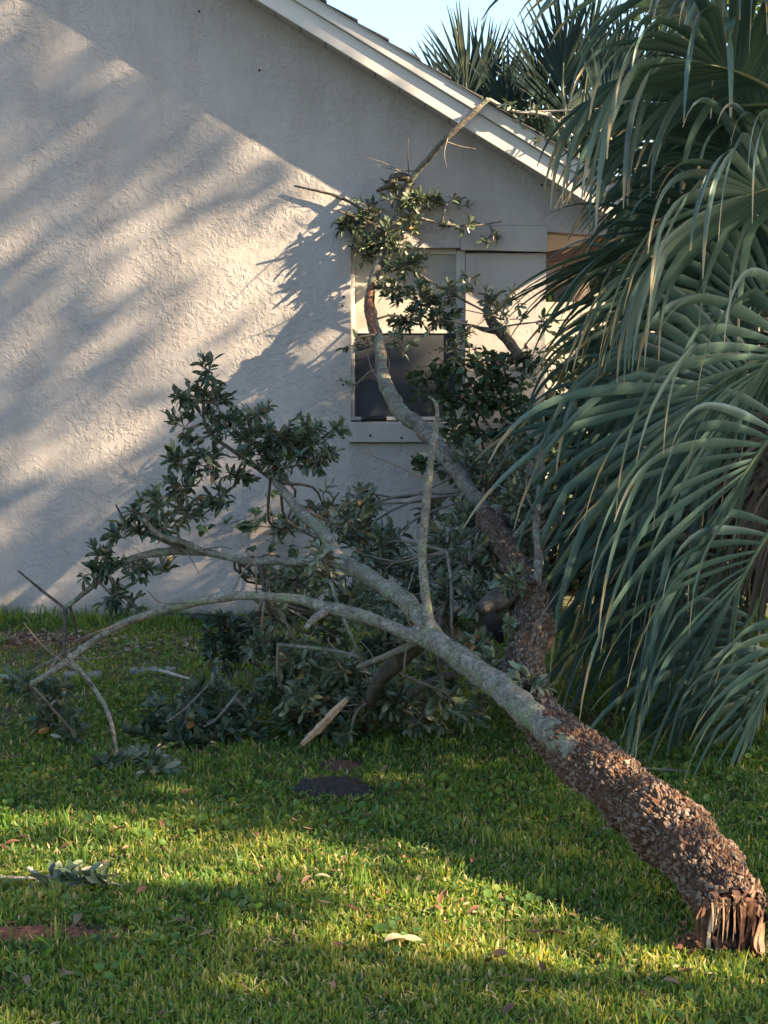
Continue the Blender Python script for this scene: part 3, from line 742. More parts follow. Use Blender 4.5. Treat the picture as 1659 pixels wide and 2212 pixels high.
for i in range(12):
    x = 1540 + i * 5.4 + R.uniform(-2, 2)
    splinter(E(x, 1945 + R.uniform(-6, 6), -.09 + .03 * R.random()), E(x - 3 + R.uniform(-4, 4), 1990 + R.uniform(0, 48), R.uniform(-.10, -.04)), R.uniform(.002, .005), .0008, R.uniform(.003, .007), R.choice([0, .2, .4, .8, 1.0]), R.choice(['red_wood', 'red_wood', 'raw_wood']), bend=.004)
for i in range(8):
    x = 1525 + i * 15 + R.uniform(-3, 3); y = 1930 + R.uniform(-8, 14)
    splinter(E(x, y, -.07), E(x + R.uniform(-9, 5), y + R.uniform(16, 34), -.09), R.uniform(.004, .011), .003, .008, R.choice([0, 0, .1, .2]), bend=.008)
# rotten crumbs heaped at the broken foot
mb = MB()
for i in range(260):
    c = G(R.gauss(1500, 18) if i < 170 else R.gauss(1600, 45), R.gauss(2052, 9)); s = R.uniform(.004, .016)
    c[2] = abs(R.gauss(0, .012)) if i > 120 else abs(R.gauss(.012, .022))
    Q = np.linalg.qr(NR.normal(size=(3, 3)))[0]
    V = np.array([(1, 0, 0), (-1, 0, 0), (0, 1, 0), (0, -1, 0), (0, 0, 1), (0, 0, -1)], float) * s * NR.uniform(.5, 1.2, (6, 1))
    mb.put(V @ Q.T + c, f3=[(0, 2, 4), (2, 1, 4), (1, 3, 4), (3, 0, 4), (2, 0, 5), (1, 2, 5), (3, 1, 5), (0, 3, 5)])
kind(mb.build('rotten_wood_crumbs', M['crumb']), 'stuff')
# loose bark flakes standing off the trunk
mb = MB()
for i in range(550):
    k = int(NR.integers(3, len(TC) - 40)); th = NR.random() * 6.283
    Tt, Uu, Ww = norm(TC[k + 1] - TC[k - 1]), None, None
    u = norm(np.cross(Tt, [0, 0, 1.0])); v = np.cross(Tt, u)
    nrm = u * math.cos(th) + v * math.sin(th)
    c = TC[k] + nrm * (TRr[k] * NR.uniform(.98, 1.08))
    ax = norm(Tt * NR.normal() + np.cross(nrm, Tt) * NR.normal()); ay = norm(np.cross(nrm + rv(.7), ax)); s = NR.uniform(.004, .012)
    V = [c - ax * s - ay * s * .6, c + ax * s * .8 - ay * s * .7, c + ax * s + ay * s * .5, c - ax * s * .6 + ay * s * .8, c + nrm * s * .4]
    mb.put(V, f3=[(0, 1, 4), (1, 2, 4), (2, 3, 4), (3, 0, 4)], plate=NR.uniform(.3, 1), tint=NR.random())
kind(mb.build('bark_flakes', M['rough_bark'], tree), 'stuff')

# foliage of the tree: sprays (x, y, rx, ry, distance, leaves, tint range)
fol, tw = Foliage(), []
AN = np.vstack(LIMB)
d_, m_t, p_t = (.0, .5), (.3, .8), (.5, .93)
SPR = [(445, 800, 32, 36, 7.05, 24, d_), (400, 845, 42, 34, 7.05, 30, d_), (460, 870, 48, 44, 7.05, 52, d_), (395, 925, 38, 30, 7.05, 24, d_), (490, 915, 40, 40, 7.04, 36, d_),
       (400, 985, 46, 36, 7.02, 38, d_), (450, 1000, 48, 44, 7.0, 40, d_), (560, 895, 40, 38, 7.0, 30, m_t), (545, 955, 50, 40, 6.96, 48, d_), (610, 945, 60, 50, 6.98, 70, d_),
       (600, 1000, 56, 30, 6.96, 44, d_), (670, 940, 50, 42, 7.0, 52, m_t), (690, 985, 36, 42, 7.0, 34, d_), (732, 930, 16, 30, 7.03, 9, p_t), (505, 1030, 42, 28, 7.02, 30, d_), (480, 1075, 44, 30, 7.03, 28, d_),
       (390, 1060, 40, 32, 6.95, 34, d_), (335, 1085, 50, 36, 6.9, 44, m_t), (400, 1110, 50, 40, 6.95, 42, m_t), (285, 1110, 40, 30, 6.95, 30, d_), (270, 1160, 34, 32, 6.98, 28, d_), (350, 1140, 50, 30, 6.92, 36, m_t),
       (225, 1205, 44, 34, 7.05, 42, d_), (195, 1240, 30, 26, 7.07, 20, d_), (290, 1230, 50, 34, 7.05, 36, m_t), (360, 1235, 30, 22, 7.02, 12, m_t), (240, 1285, 44, 34, 7.08, 38, d_), (280, 1300, 34, 26, 7.08, 20, d_),
       (700, 1095, 50, 50, 7.4, 34, p_t), (780, 1090, 46, 40, 7.7, 40, p_t), (770, 1150, 60, 50, 7.6, 64, p_t), (840, 1170, 56, 50, 7.6, 48, m_t), (810, 1220, 60, 40, 7.3, 50, m_t), (690, 1240, 60, 40, 6.8, 44, m_t),
       (620, 1250, 50, 40, 6.9, 34, m_t), (650, 1320, 70, 40, 7.0, 56, m_t), (760, 1300, 60, 40, 6.9, 50, m_t), (840, 1340, 60, 30, 6.8, 44, m_t), (690, 1200, 34, 34, 6.4, 14, (.7, .97)), (590, 1320, 26, 24, 6.3, 8, (.7, .97)),
       (580, 1400, 60, 40, 7.0, 60, m_t), (660, 1430, 70, 46, 6.8, 90, p_t), (740, 1450, 70, 46, 6.7, 90, p_t), (690, 1510, 80, 46, 6.65, 110, m_t), (790, 1500, 60, 50, 6.65, 80, m_t), (850, 1520, 46, 40, 6.6, 44, d_), (610, 1490, 60, 50, 6.8, 80, d_), (730, 1560, 70, 28, 6.7, 60, d_), (640, 1555, 60, 24, 6.75, 44, d_),
       (960, 1180, 50, 60, 7.2, 56, m_t), (1010, 1130, 44, 50, 7.5, 40, m_t), (1000, 1210, 56, 50, 7.0, 60, m_t), (960, 1270, 50, 50, 6.9, 52, m_t), (1020, 1280, 44, 50, 6.8, 40, p_t), (890, 1230, 44, 50, 7.2, 40, m_t), (1070, 1010, 40, 50, 7.8, 40, p_t), (1010, 990, 44, 36, 8.0, 36, p_t), (1110, 1080, 40, 50, 7.3, 40, p_t), (930, 1100, 40, 46, 7.8, 34, m_t),
       (1010, 1400, 56, 40, 6.2, 50, p_t), (1050, 1450, 44, 40, 5.95, 44, p_t), (970, 1500, 50, 40, 6.3, 40, m_t), (1040, 1540, 50, 40, 6.1, 44, d_), (1140, 1470, 36, 26, 5.55, 18, p_t), (1110, 1260, 50, 30, 6.4, 30, m_t), (1090, 1360, 24, 24, 6.15, 10, p_t), (1160, 1480, 24, 18, 5.5, 8, p_t),
       (760, 490, 44, 40, 9.36, 44, d_), (800, 530, 50, 36, 9.34, 56, d_), (840, 520, 40, 40, 9.32, 44, d_), (795, 455, 34, 26, 9.36, 24, m_t), (860, 425, 44, 34, 9.4, 40, m_t), (910, 435, 44, 24, 9.4, 34, m_t), (965, 440, 50, 18, 9.42, 26, p_t), (890, 480, 40, 26, 9.4, 20, m_t), (1010, 488, 50, 16, 9.48, 14, m_t), (1065, 520, 28, 26, 9.4, 12, m_t),
       (880, 575, 46, 36, 9.28, 50, d_), (850, 625, 40, 34, 9.24, 36, d_), (910, 640, 50, 40, 9.22, 64, d_), (880, 690, 48, 32, 9.22, 50, d_), (950, 690, 40, 36, 9.22, 44, d_), (970, 640, 34, 40, 9.24, 26, m_t), (1015, 600, 30, 28, 9.3, 14, m_t), (1060, 650, 50, 32, 9.25, 34, m_t), (1105, 645, 30, 24, 9.2, 16, m_t), (1010, 720, 40, 30, 9.2, 26, m_t), (1090, 690, 50, 26, 9.2, 24, m_t),
       (765, 735, 34, 30, 9.1, 20, (.3, 1.0)), (870, 740, 40, 26, 9.1, 26, m_t), (770, 830, 30, 20, 9.0, 8, (.5, 1.0)), (980, 760, 40, 26, 9.2, 20, p_t), (1160, 700, 50, 20, 9.0, 12, m_t),
       (1090, 225, 34, 22, 9.58, 16, (.45, .95)), (1140, 255, 44, 30, 9.5, 18, (.5, .93)), (1180, 300, 44, 26, 9.45, 11, (.5, .95)), (1300, 250, 44, 36, 9.3, 17, (.8, .97)), (1220, 250, 40, 20, 9.4, 8, (.5, .9))]
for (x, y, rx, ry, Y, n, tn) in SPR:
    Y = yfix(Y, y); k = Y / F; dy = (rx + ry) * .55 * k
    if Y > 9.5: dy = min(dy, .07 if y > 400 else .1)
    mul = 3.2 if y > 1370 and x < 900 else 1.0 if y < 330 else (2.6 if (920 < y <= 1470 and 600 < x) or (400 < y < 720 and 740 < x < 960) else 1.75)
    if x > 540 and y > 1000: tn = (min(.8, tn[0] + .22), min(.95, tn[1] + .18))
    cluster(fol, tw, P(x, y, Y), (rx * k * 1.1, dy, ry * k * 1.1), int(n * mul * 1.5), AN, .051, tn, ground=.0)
# the leafy mass hanging behind the pale limbs down to the ground
def in_p(x, y, poly):
    c = False
    for (x1, y1), (x2, y2) in zip(poly, poly[1:] + poly[:1]):
        if (y1 > y) != (y2 > y) and x < (x2 - x1) * (y - y1) / (y2 - y1) + x1: c = not c
    return c
MASS = [(560, 1190), (690, 1060), (800, 1060), (880, 1180), (940, 1180), (960, 1090), (1080, 940), (1160, 960), (1180, 1220), (1100, 1300), (1080, 1440), (960, 1560), (760, 1590), (590, 1580), (540, 1420)]
k_ = 0
while k_ < 88:
    x, y = NR.uniform(540, 1180), NR.uniform(940, 1590)
    if not in_p(x, y, MASS): continue
    k_ += 1; Y = 7.75 - (y - 1000) / 580 * 1.15 + NR.uniform(-.15, .25); k = Y / F
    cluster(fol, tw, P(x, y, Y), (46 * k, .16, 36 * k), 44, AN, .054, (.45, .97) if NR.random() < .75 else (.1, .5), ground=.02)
# sprays of the fallen tree that lie on the lawn
for (x, y, rx, ry, Y, n, tn) in [(60, 1490, 50, 30, 6.9, 34, m_t), (120, 1510, 60, 34, 6.8, 50, d_), (110, 1560, 50, 34, 6.7, 40, d_), (30, 1470, 40, 30, 7.2, 22, d_), (160, 1585, 40, 26, 6.6, 24, d_),
                                 (235, 1690, 44, 26, 6.18, 20, d_), (310, 1660, 50, 36, 6.25, 26, (.6, .92)), (330, 1700, 50, 20, 6.1, 16, p_t)]:
    k = Y / F
    cluster(fol, tw, P(x, y, Y), (rx * k * 1.1, (rx + ry) * .6 * k, ry * k * 1.2), int(n * 2.2), AN, .060, tn, ground=.02)
for k_ in range(110):
    c0 = AN[int(NR.integers(len(AN)))]
    if c0[1] < 5.8: continue
    d0 = norm(rv() + [-.2, 0, .5]); L0 = NR.uniform(.10, .34); c1 = c0 + d0 * L0 * .55 + rv(.03); c2 = c1 + norm(d0 + rv(.5)) * L0 * .45
    if max(c1[1], c2[1]) > 9.95 or min(c1[2], c2[2]) < .02: continue
    tw.append((spline([c0, c1, c2], 9), np.linspace(.0045, .0015, 9)))
fol.build(tree, OAK, M['oak_leaf'], 300)
build_twigs(tw, tree, M['twig'])

# ------------------------------------------------------------------ separate broken branches
def broken_branch(name, label, rows, sprays, bm, cat='branch', tn=d_, extra=(), group=None, nleaf=80):
    C, rad = path(rows, 30)
    root = thing(name, label, cat, (C[0][0], C[0][1], 0), group)
    V, f3, f4 = tube(C, rad, 9, .25, 40, 3); MB().put(V, f3, f4).build('limb', M[bm], root, True)
    A = [C]
    for rw in extra:
        c2, r2 = path(rw, 16); V, f3, f4 = tube(c2, r2, 7, .25, 40, 4); MB().put(V, f3, f4).build('twig', M[bm], root, True); A.append(c2)
    if sprays:
        f, t = Foliage(), []
        for (x, y, rx, ry, Y, n) in sprays:
            k = Y / F; cluster(f, t, P(x, y, Y), (rx * k * 1.1, (rx + ry) * .6 * k, ry * k * 1.1), int(n * 2.0), np.vstack(A), .064, tn, ground=.005)
        f.build(root, OAK, M['oak_leaf'], nleaf); build_twigs(t, root, M['twig'])
    return root
broken_branch('broken_branch', 'heap of dark leafy oak branch lying on the lawn left of the leaning limb', [(520, 1510, 14, 6.9), (440, 1555, 12, 6.75), (370, 1590, 6, 6.65)],
              [(430, 1500, 60, 40, 6.85, 70), (500, 1530, 60, 46, 6.8, 90), (400, 1560, 60, 40, 6.7, 80), (460, 1590, 60, 30, 6.65, 70), (340, 1540, 50, 34, 6.8, 50), (540, 1570, 50, 30, 6.7, 50), (390, 1610, 50, 20, 6.6, 40), (320, 1590, 40, 24, 6.7, 26)],
              'grey_bark', tn=(.0, .6), extra=[[(450, 1480, 5, 6.8), (400, 1530, 4, 6.6), (360, 1560, 3, 6.5)], [(520, 1490, 5, 6.7), (470, 1550, 5, 6.55), (440, 1570, 3, 6.5)]])
broken_branch('broken_branch', 'compact dark leafy branch end standing close to the wall foot', [(560, 1440, 10, 7.7), (510, 1400, 8, 7.65), (480, 1360, 4, 7.6)],
              [(490, 1350, 44, 30, 7.6, 60), (460, 1380, 30, 34, 7.6, 44), (520, 1390, 46, 34, 7.6, 60), (480, 1420, 34, 24, 7.6, 40), (540, 1345, 30, 24, 7.6, 24)], 'dark_bark', tn=(.0, .3))
broken_branch('broken_branch', 'pale forked twig with a few green leaves lying on the sunlit grass', [(-40, 1893, 8, 4.82), (60, 1897, 9, 4.81), (150, 1893, 9, 4.8), (230, 1905, 7, 4.78), (310, 1928, 4, 4.76)],
              [(120, 1905, 40, 16, 4.77, 12), (170, 1900, 46, 18, 4.77, 14), (230, 1915, 50, 14, 4.76, 12)], 'pale_twig', tn=(.1, .7),
              extra=[[(120, 1897, 11, 4.8), (70, 1912, 10, 4.77), (45, 1945, 9, 4.71), (28, 1982, 7, 4.60)], [(130, 1898, 9, 4.8), (180, 1880, 10, 4.82), (220, 1868, 8, 4.85)], [(60, 1875, 10, 4.85), (85, 1890, 8, 4.83)], [(100, 1905, 11, 4.78), (180, 1912, 9, 4.75)]], nleaf=30)
broken_branch('dark_stick', 'dark barkless stick propped under the pale limb', [(985, 1456, 16, 6.3), (940, 1470, 20, 6.35), (886, 1500, 17, 6.45)], [], 'dark_bark', 'stick')
broken_branch('thin_stick', 'thin grey stick lying in the grass under the palm fronds', [(1390, 1660, 5, 6.1), (1440, 1663, 6, 6.08), (1503, 1668, 4, 6.05)], [], 'grey_bark', 'stick')
broken_branch('pale_stick', 'pale straight stick lying by the edging stones', [(345, 1448, 8, 8.0), (380, 1458, 7, 7.9), (422, 1470, 5, 7.8)], [], 'pale_twig', 'stick')
# splintered piece of wood
C, rad = path([(748, 1512, 13, 6.35), (720, 1542, 20, 6.38), (685, 1578, 19, 6.42), (653, 1607, 10, 6.45)], 14)
V, f3, f4 = tube(C, rad, 6, .45, 30, 2)
rt = thing('splintered_wood', 'pale freshly split piece of wood stuck in the leaves, torn end down', 'wood', (C[-1][0], C[-1][1], 0))
MB().put(V, f3, f4, tint=.1).build('split_face', M['raw_wood'], rt)
C, rad = path([(752, 1506, 12, 6.37), (722, 1536, 15, 6.40), (700, 1556, 6, 6.42)], 10); V, f3, f4 = tube(C, rad, 8, .3, 30, 2)
MB().put(V, f3, f4).build('bark_strip', M['grey_bark'], rt, True)

# ------------------------------------------------------------------ vines and weeds by the wall
vine = thing('climbing_vine', 'green climbing vine massed beside and below the window', 'vine', P(1100, 1330, 9.8) * [1, 1, 0])
f, t = Foliage(), []
stems = []
for (pts) in ([(1110, 1400, 8, 9.9), (1080, 1150, 8, 9.9), (1040, 950, 7, 9.88), (1000, 830, 5, 9.8)], [(1130, 1400, 8, 9.9), (1120, 1000, 7, 9.9), (1090, 800, 4, 9.85)], [(1080, 1100, 6, 9.9), (980, 1030, 5, 9.92), (890, 1000, 3, 9.94)]):
    C, rad = path(pts, 24); V, f3, f4 = tube(C, rad, 6, .2, 30); MB().put(V, f3, f4).build('stem', M['dark_bark'], vine, True); stems.append(C)
for (x, y, rx, ry, n) in [(1000, 790, 90, 40, 60), (1080, 800, 70, 50, 60), (960, 850, 70, 50, 56), (1040, 860, 90, 60, 90), (1110, 880, 60, 70, 80), (930, 810, 50, 40, 28), (1060, 950, 80, 50, 70), (980, 930, 60, 40, 40), (900, 1000, 44, 26, 26), (960, 1010, 50, 40, 34), (1090, 1040, 60, 60, 60), (1130, 960, 60, 60, 60), (1000, 1080, 50, 50, 34), (1080, 1160, 60, 80, 60), (1150, 780, 50, 40, 40), (1150, 1200, 60, 80, 60), (1090, 1280, 80, 70, 60)]:
    k = 9.7 / F
    cluster(f, t, P(x, y, 9.7), (rx * k * 1.1, .16, ry * k * 1.1), int(n * 2.8), np.vstack(stems), .048, (.0, .78), per=7, stem_r=.0025, nsh=3, bias=(0, -.5, 0))
f.build(vine, HEART, M['vine_leaf'], 300); build_twigs(t, vine, M['twig'])
vine2 = thing('seedling_vine', 'small bright green vine with two red leaves trailing across the bare wall', 'vine', P(600, 1340, 9.9) * [1, 1, 0])
f, t = Foliage(), []
C, rad = path([(590, 1340, 5, 9.9), (585, 1240, 4, 9.93), (590, 1130, 3, 9.94), (575, 1070, 2, 9.94)], 20); V, f3, f4 = tube(C, rad, 6); MB().put(V, f3, f4).build('stem', M['twig'], vine2, True)
for (x, y, rx, ry, n, tn) in [(560, 1120, 50, 22, 30, (.5, .93)), (620, 1130, 44, 22, 30, (.5, .9)), (500, 1140, 60, 16, 22, (.4, .85)), (440, 1135, 40, 12, 12, (.4, .8)), (575, 1065, 20, 14, 8, (.7, 1)), (560, 1170, 60, 20, 16, (.3, .7)), (620, 1180, 50, 30, 14, (.2, .7)), (580, 1260, 40, 40, 12, (.2, .6))]:
    k = 9.88 / F
    cluster(f, t, P(x, y, 9.88), (rx * k, .06, ry * k), n, C, .05, tn, per=6, stem_r=.002, nsh=3, bias=(0, -.5, 0))
f.build(vine2, HEART, M['vine_leaf'], 120); build_twigs(t, vine2, M['twig'])

# ------------------------------------------------------------------ palms
def palm_frond(Cn, H, d, L, nl, droop, fold=.3, width=.047, span=112, costa=.38, sag=.5, side=None, stiff=.42, rg=None):
    """petiole from crown to H, then a costapalmate fan; returns petiole (C, r) and leaflets"""
    rg = rg or NR
    d = norm(d); Cn = np.array(Cn); H = np.array(H)
    r = norm(np.cross(d, [0, 0, 1.0])) if side is None else norm(side - d * np.dot(side, d))
    n = np.cross(r, d)
    if n[2] < 0: n = -n
    Lp = np.linalg.norm(H - Cn)
    pet = spline([Cn, (Cn + H) / 2 + np.array([0, 0, .10 * Lp]) , H], 12)
    cst = [H]; cd = d.copy()
    for i in range(8):
        cd = norm(cd + np.array([0, 0, -1]) * sag * .09); cst.append(cst[-1] + cd * costa / 8)
    cst = np.array(cst)
    ct_, cr_ = np.vstack([pet, cst[1:]]), np.concatenate([np.linspace(.022, .014, 12), np.linspace(.013, .003, 8)])
    leaves = []
    for k in range(nl):
        u = (k + .5) / nl * 2 - 1
        ph = math.radians(span) * u + rg.normal(0, .02)
        s = max(0, 1 - abs(u)) ** .8
        j = s * 8; j0 = int(min(7, j)); base = cst[j0] + (cst[j0 + 1] - cst[j0]) * (j - j0)
        cdir = norm(cst[j0 + 1] - cst[j0])
        dr = norm(cdir * math.cos(ph * .8) + r * math.sin(ph) + n * fold * abs(math.sin(ph)) + rg.normal(0, .03, 3))
        ll = L * (.72 + .28 * math.cos(ph)) * rg.uniform(.86, 1.08)
        ns = 14; pts = [base]; cdv = dr.copy(); g = droop * rg.uniform(.6, 1.45); kink = stiff + rg.uniform(-.1, .12)
        for i in range(ns):
            q = i / ns
            f_ = g * (.06 + 1.0 * max(0, q - kink) * 1.6) * .42
            if abs(q - kink) < .04 and rg.random() < .45: f_ += .55 * g
            cdv = norm(cdv + np.array([0, 0, -1]) * f_ + rg.normal(0, .012, 3)); pts.append(pts[-1] + cdv * ll / ns)
        pts = np.array(pts)
        T = norm(np.gradient(pts, axis=0)); b = norm(np.cross(T, n + rg.normal(0, .12, 3)))
        up = np.cross(b, T)
        tt = np.linspace(0, 1, ns + 1)
        wd = width * .5 * rg.uniform(.8, 1.15) * np.where(tt < .35, .35 + .65 * (tt / .35), np.clip((1.02 - tt) / .67, .05, 1) ** .8)
        tw_ = rg.normal(0, .25) * tt
        b2 = b * np.cos(tw_)[:, None] + up * np.sin(tw_)[:, None]; up2 = np.cross(b2, T)
        V = np.empty(((ns + 1) * 3, 3))
        V[0::3] = pts - b2 * wd[:, None] + up2 * (wd * .38)[:, None]; V[1::3] = pts; V[2::3] = pts + b2 * wd[:, None] + up2 * (wd * .38)[:, None]
        i3 = np.arange(ns) * 3
        q4 = np.vstack([np.stack([i3, i3 + 1, i3 + 4, i3 + 3], -1), np.stack([i3 + 1, i3 + 2, i3 + 5, i3 + 4], -1)])
        al = np.repeat(tt, 3); shift = rg.choice([0, -.25, .0, .06, -.4], p=[.3, .25, .2, .15, .10]); al = np.clip(al + shift * .5 + .0, 0, 1)
        leaves.append((V, q4, al, float(np.clip(rg.normal(.45, .22), 0, 1))))
    return (ct_, cr_), leaves
def build_palm(root, fronds, mat, cap=300, petm='petiole'):
    allv = []
    for (pc, pr), lv in fronds:
        V, f3, f4 = tube(pc, pr, 8); po = MB().put(V, f3, f4).build('frond', M[petm], root, True)
        for l in lv: allv.append((po, l))
    def size(l):
        vx, vy, _ = view(l[0][1::3]); ins = (vx > 0) & (vx < 1659) & (vy > 0) & (vy < 2212)
        return np.hypot(np.diff(vx), np.diff(vy))[ins[1:]].sum() - 60 * l[0][:, 1].mean()
    order = sorted(range(len(allv)), key=lambda i: -size(allv[i][1]))
    for i in order[:cap]:
        po, (V, q4, al, tn) = allv[i]
        o = add('leaflet', V, [q4], mat, None, {'along': al, 'tint': np.full(len(V), tn)}, True); adopt(o, po)
        o.matrix_parent_inverse = WORLD[root.name].inverted() @ Matrix.Identity(4) if False else (WORLD[root.name] @ WORLD[root.name].inverted())
    mb = MB()
    for i in order[cap:]:
        V, q4, al, tn = allv[i][1]; mb.put(V, f4=q4, along=al, tint=tn)
    if mb.n: kind(mb.build('leaflets', mat, root, True), 'stuff')

PC = P(1770, 760, 7.35)
palm = thing('sabal_palm', 'large blue-green cabbage palm with drooping orange-tipped fronds at the house corner', 'palm', (PC[0], PC[1], 0))
V, f3, f4 = tube(spline([(PC[0] + .05, PC[1], -.1), (PC[0], PC[1], .8), PC], 20), np.linspace(.22, .17, 20), 18, .25, 9, 2)
MB().put(V, f3, f4).build('trunk', M['boot'], palm, True)
def az(a, e): a, e = math.radians(a), math.radians(e); return np.array([math.cos(a) * math.cos(e), math.sin(a) * math.cos(e), math.sin(e)])
FR = [  # hastula x, y, distance | azimuth (180 = left, 270 = to camera), elevation | length, leaflets, droop, tilt of the fan (1 = upright)
    (1640, 775, 6.9, 192, -24, 1.20, 46, .85, .72), (1640, 480, 7.15, 186, 2, 1.0, 40, .5, .2), (1700, 230, 7.25, 182, 8, .85, 44, .8, .35),
    (1680, 1120, 6.5, 196, -52, 1.1, 30, .9, .5), (1700, 900, 6.4, 198, -44, 1.2, 32, 1.0, .5), (1740, 400, 6.6, 212, 0, 1.0, 44, 1.3, .45), (1660, 190, 6.8, 215, 20, 1.0, 42, 1.5, .4),
    (1680, 350, 7.9, 172, 0, .82, 44, .7, .4), (1560, 880, 7.5, 176, -35, 1.1, 44, .8, .75), (1560, 1040, 7.3, 190, -45, 1.05, 44, .7, .8), (1630, 1320, 6.9, 196, -55, .95, 34, .6, .7),
    (1610, 650, 7.7, 180, -20, 1.05, 46, .8, .6), (1680, 620, 7.2, 190, -16, 1.1, 44, .9, .55), (1580, 1180, 7.2, 182, -55, 1.0, 40, .6, .7), (1690, 1400, 6.7, 200, -60, .85, 30, .6, .7),
    (1270, -330, 7.6, 150, 62, .9, 40, .25, 0), (1330, -420, 7.3, 160, 60, .9, 40, .25, 0), (1620, 60, 7.5, 160, 40, 1.0, 40, .8, .3), (1720, 60, 6.9, 235, 40, 1.0, 40, 1.5, .3),
    (1560, 800, 8.0, 168, -34, 1.05, 40, .8, .7), (1500, 980, 7.9, 170, -48, .95, 40, .6, .7), (1730, 1330, 6.4, 204, -58, .9, 28, .8, .5), (1620, 1490, 7.1, 190, -66, .8, 34, .5, .6), (1560, 1380, 7.6, 180, -60, .9, 34, .5, .6), (1510, 1190, 7.8, 175, -56, .9, 36, .5, .7), (1740, 690, 6.3, 204, -36, 1.2, 32, 1.1, .5), (1730, 300, 8.0, 172, 6, .85, 40, .7, .35), (1690, 560, 7.6, 178, -4, 1.0, 46, .8, .4), (1720, 330, 7.7, 190, 6, .95, 44, .9, .4)]
fr = []
for (x, y, Y, a, e, L, nl, dr, up_) in FR:
    if y > 600: nl, dr, L = int(nl * .68), dr * 1.15, L * 1.06
    fr.append(palm_frond(PC + rv(.06), P(x, y, Y), az(a, e), L, nl, dr, side=norm(np.array([-.12 * (1 - up_), -(1.02 - up_), up_ + .02])), span=98))
rgp = np.random.default_rng(5)
for k in range(9):   # far side of the crown
    a = rgp.uniform(-70, 110); e = rgp.uniform(-30, 60)
    fr.append(palm_frond(PC, PC + az(a, e) * rgp.uniform(.5, .8), az(a, e - 10), 1.0, 36, 1.1))
build_palm(palm, fr, M['palm'], 300)
# old brown hanging fronds under the crown belong to the palm too
mbx = MB()
for k in range(9):
    a = rgp.uniform(120, 290); H = PC + az(a, -35) * rgp.uniform(.35, .6)
    (pc, pr), lv = palm_frond(PC, H, az(a, -70), .85, 26, .8, fold=.1, width=.028)
    for V, q4, al, tn in lv: mbx.put(V, f4=q4, tint=tn, along=al * .5)
kind(mbx.build('dead_leaflets', M['old_frond'], palm, True), 'stuff')

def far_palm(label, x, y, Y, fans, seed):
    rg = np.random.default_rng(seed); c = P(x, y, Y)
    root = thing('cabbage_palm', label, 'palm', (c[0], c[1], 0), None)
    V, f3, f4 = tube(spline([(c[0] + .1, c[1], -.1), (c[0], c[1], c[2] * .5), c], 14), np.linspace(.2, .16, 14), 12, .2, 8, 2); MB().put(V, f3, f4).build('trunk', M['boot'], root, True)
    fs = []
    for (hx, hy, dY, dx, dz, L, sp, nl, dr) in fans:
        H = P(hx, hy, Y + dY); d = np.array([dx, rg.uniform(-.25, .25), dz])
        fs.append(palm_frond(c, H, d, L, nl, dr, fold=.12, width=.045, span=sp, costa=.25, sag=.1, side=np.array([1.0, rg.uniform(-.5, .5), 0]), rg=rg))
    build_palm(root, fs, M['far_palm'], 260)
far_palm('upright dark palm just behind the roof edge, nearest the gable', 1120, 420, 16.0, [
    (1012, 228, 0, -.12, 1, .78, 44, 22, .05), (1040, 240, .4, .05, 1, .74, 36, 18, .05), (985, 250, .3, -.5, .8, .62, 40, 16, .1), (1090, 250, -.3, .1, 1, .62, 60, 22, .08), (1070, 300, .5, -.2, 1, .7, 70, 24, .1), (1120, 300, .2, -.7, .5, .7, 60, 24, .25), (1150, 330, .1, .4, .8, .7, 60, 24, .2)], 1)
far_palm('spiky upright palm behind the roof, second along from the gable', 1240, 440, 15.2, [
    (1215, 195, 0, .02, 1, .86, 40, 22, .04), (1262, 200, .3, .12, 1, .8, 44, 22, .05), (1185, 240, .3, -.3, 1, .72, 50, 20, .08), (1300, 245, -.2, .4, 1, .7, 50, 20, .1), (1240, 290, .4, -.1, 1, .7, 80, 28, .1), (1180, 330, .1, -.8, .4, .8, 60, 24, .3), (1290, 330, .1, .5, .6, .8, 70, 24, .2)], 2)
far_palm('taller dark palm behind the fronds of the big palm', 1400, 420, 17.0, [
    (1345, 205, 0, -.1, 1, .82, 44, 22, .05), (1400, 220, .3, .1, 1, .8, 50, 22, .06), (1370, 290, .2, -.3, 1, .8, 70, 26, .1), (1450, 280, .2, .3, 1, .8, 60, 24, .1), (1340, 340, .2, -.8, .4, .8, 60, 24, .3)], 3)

# ------------------------------------------------------------------ background planting
def blob_tree(name, label, cat, c, rad, n, L, mat, trunk=None, tint=(0, 1), seed=1, clumps=26, group=None, crown='crown', trm='dark_bark'):
    rg = np.random.default_rng(seed); c = np.array(c, float); rad = np.array(rad, float)
    root = thing(name, label, cat, (c[0], c[1], 0), group)
    if trunk:
        V, f3, f4 = tube(spline([(c[0], c[1], -.1), (c[0] + .1, c[1], c[2] * .5), c + [0, 0, rad[2] * .3]], 14), np.linspace(trunk, trunk * .4, 14), 10, .2, 6); MB().put(V, f3, f4).build('trunk', M[trm], root, True)
    cc = rg.normal(size=(clumps, 3)); cc = cc / np.linalg.norm(cc, axis=1, keepdims=True) * (rg.random((clumps, 1)) ** .4)
    k = rg.integers(clumps, size=n)
    p = c + rad * (cc[k] + rg.normal(0, .17, (n, 3)))
    p[:, 2] = np.maximum(p[:, 2], .03)
    d = norm(rg.normal(size=(n, 3))); b = norm(np.cross(d, rg.normal(size=(n, 3)))); l = L * rg.uniform(.6, 1.3, (n, 1))
    V = np.stack([p, p + d * l * .5 + b * l * .22, p + d * l, p + d * l * .5 - b * l * .22], 1).reshape(-1, 3)
    kind(add(crown, V, [np.arange(n * 4).reshape(-1, 4)], mat, root, {'tint': np.repeat(rg.uniform(*tint, n), 4)}), 'stuff')
    return root
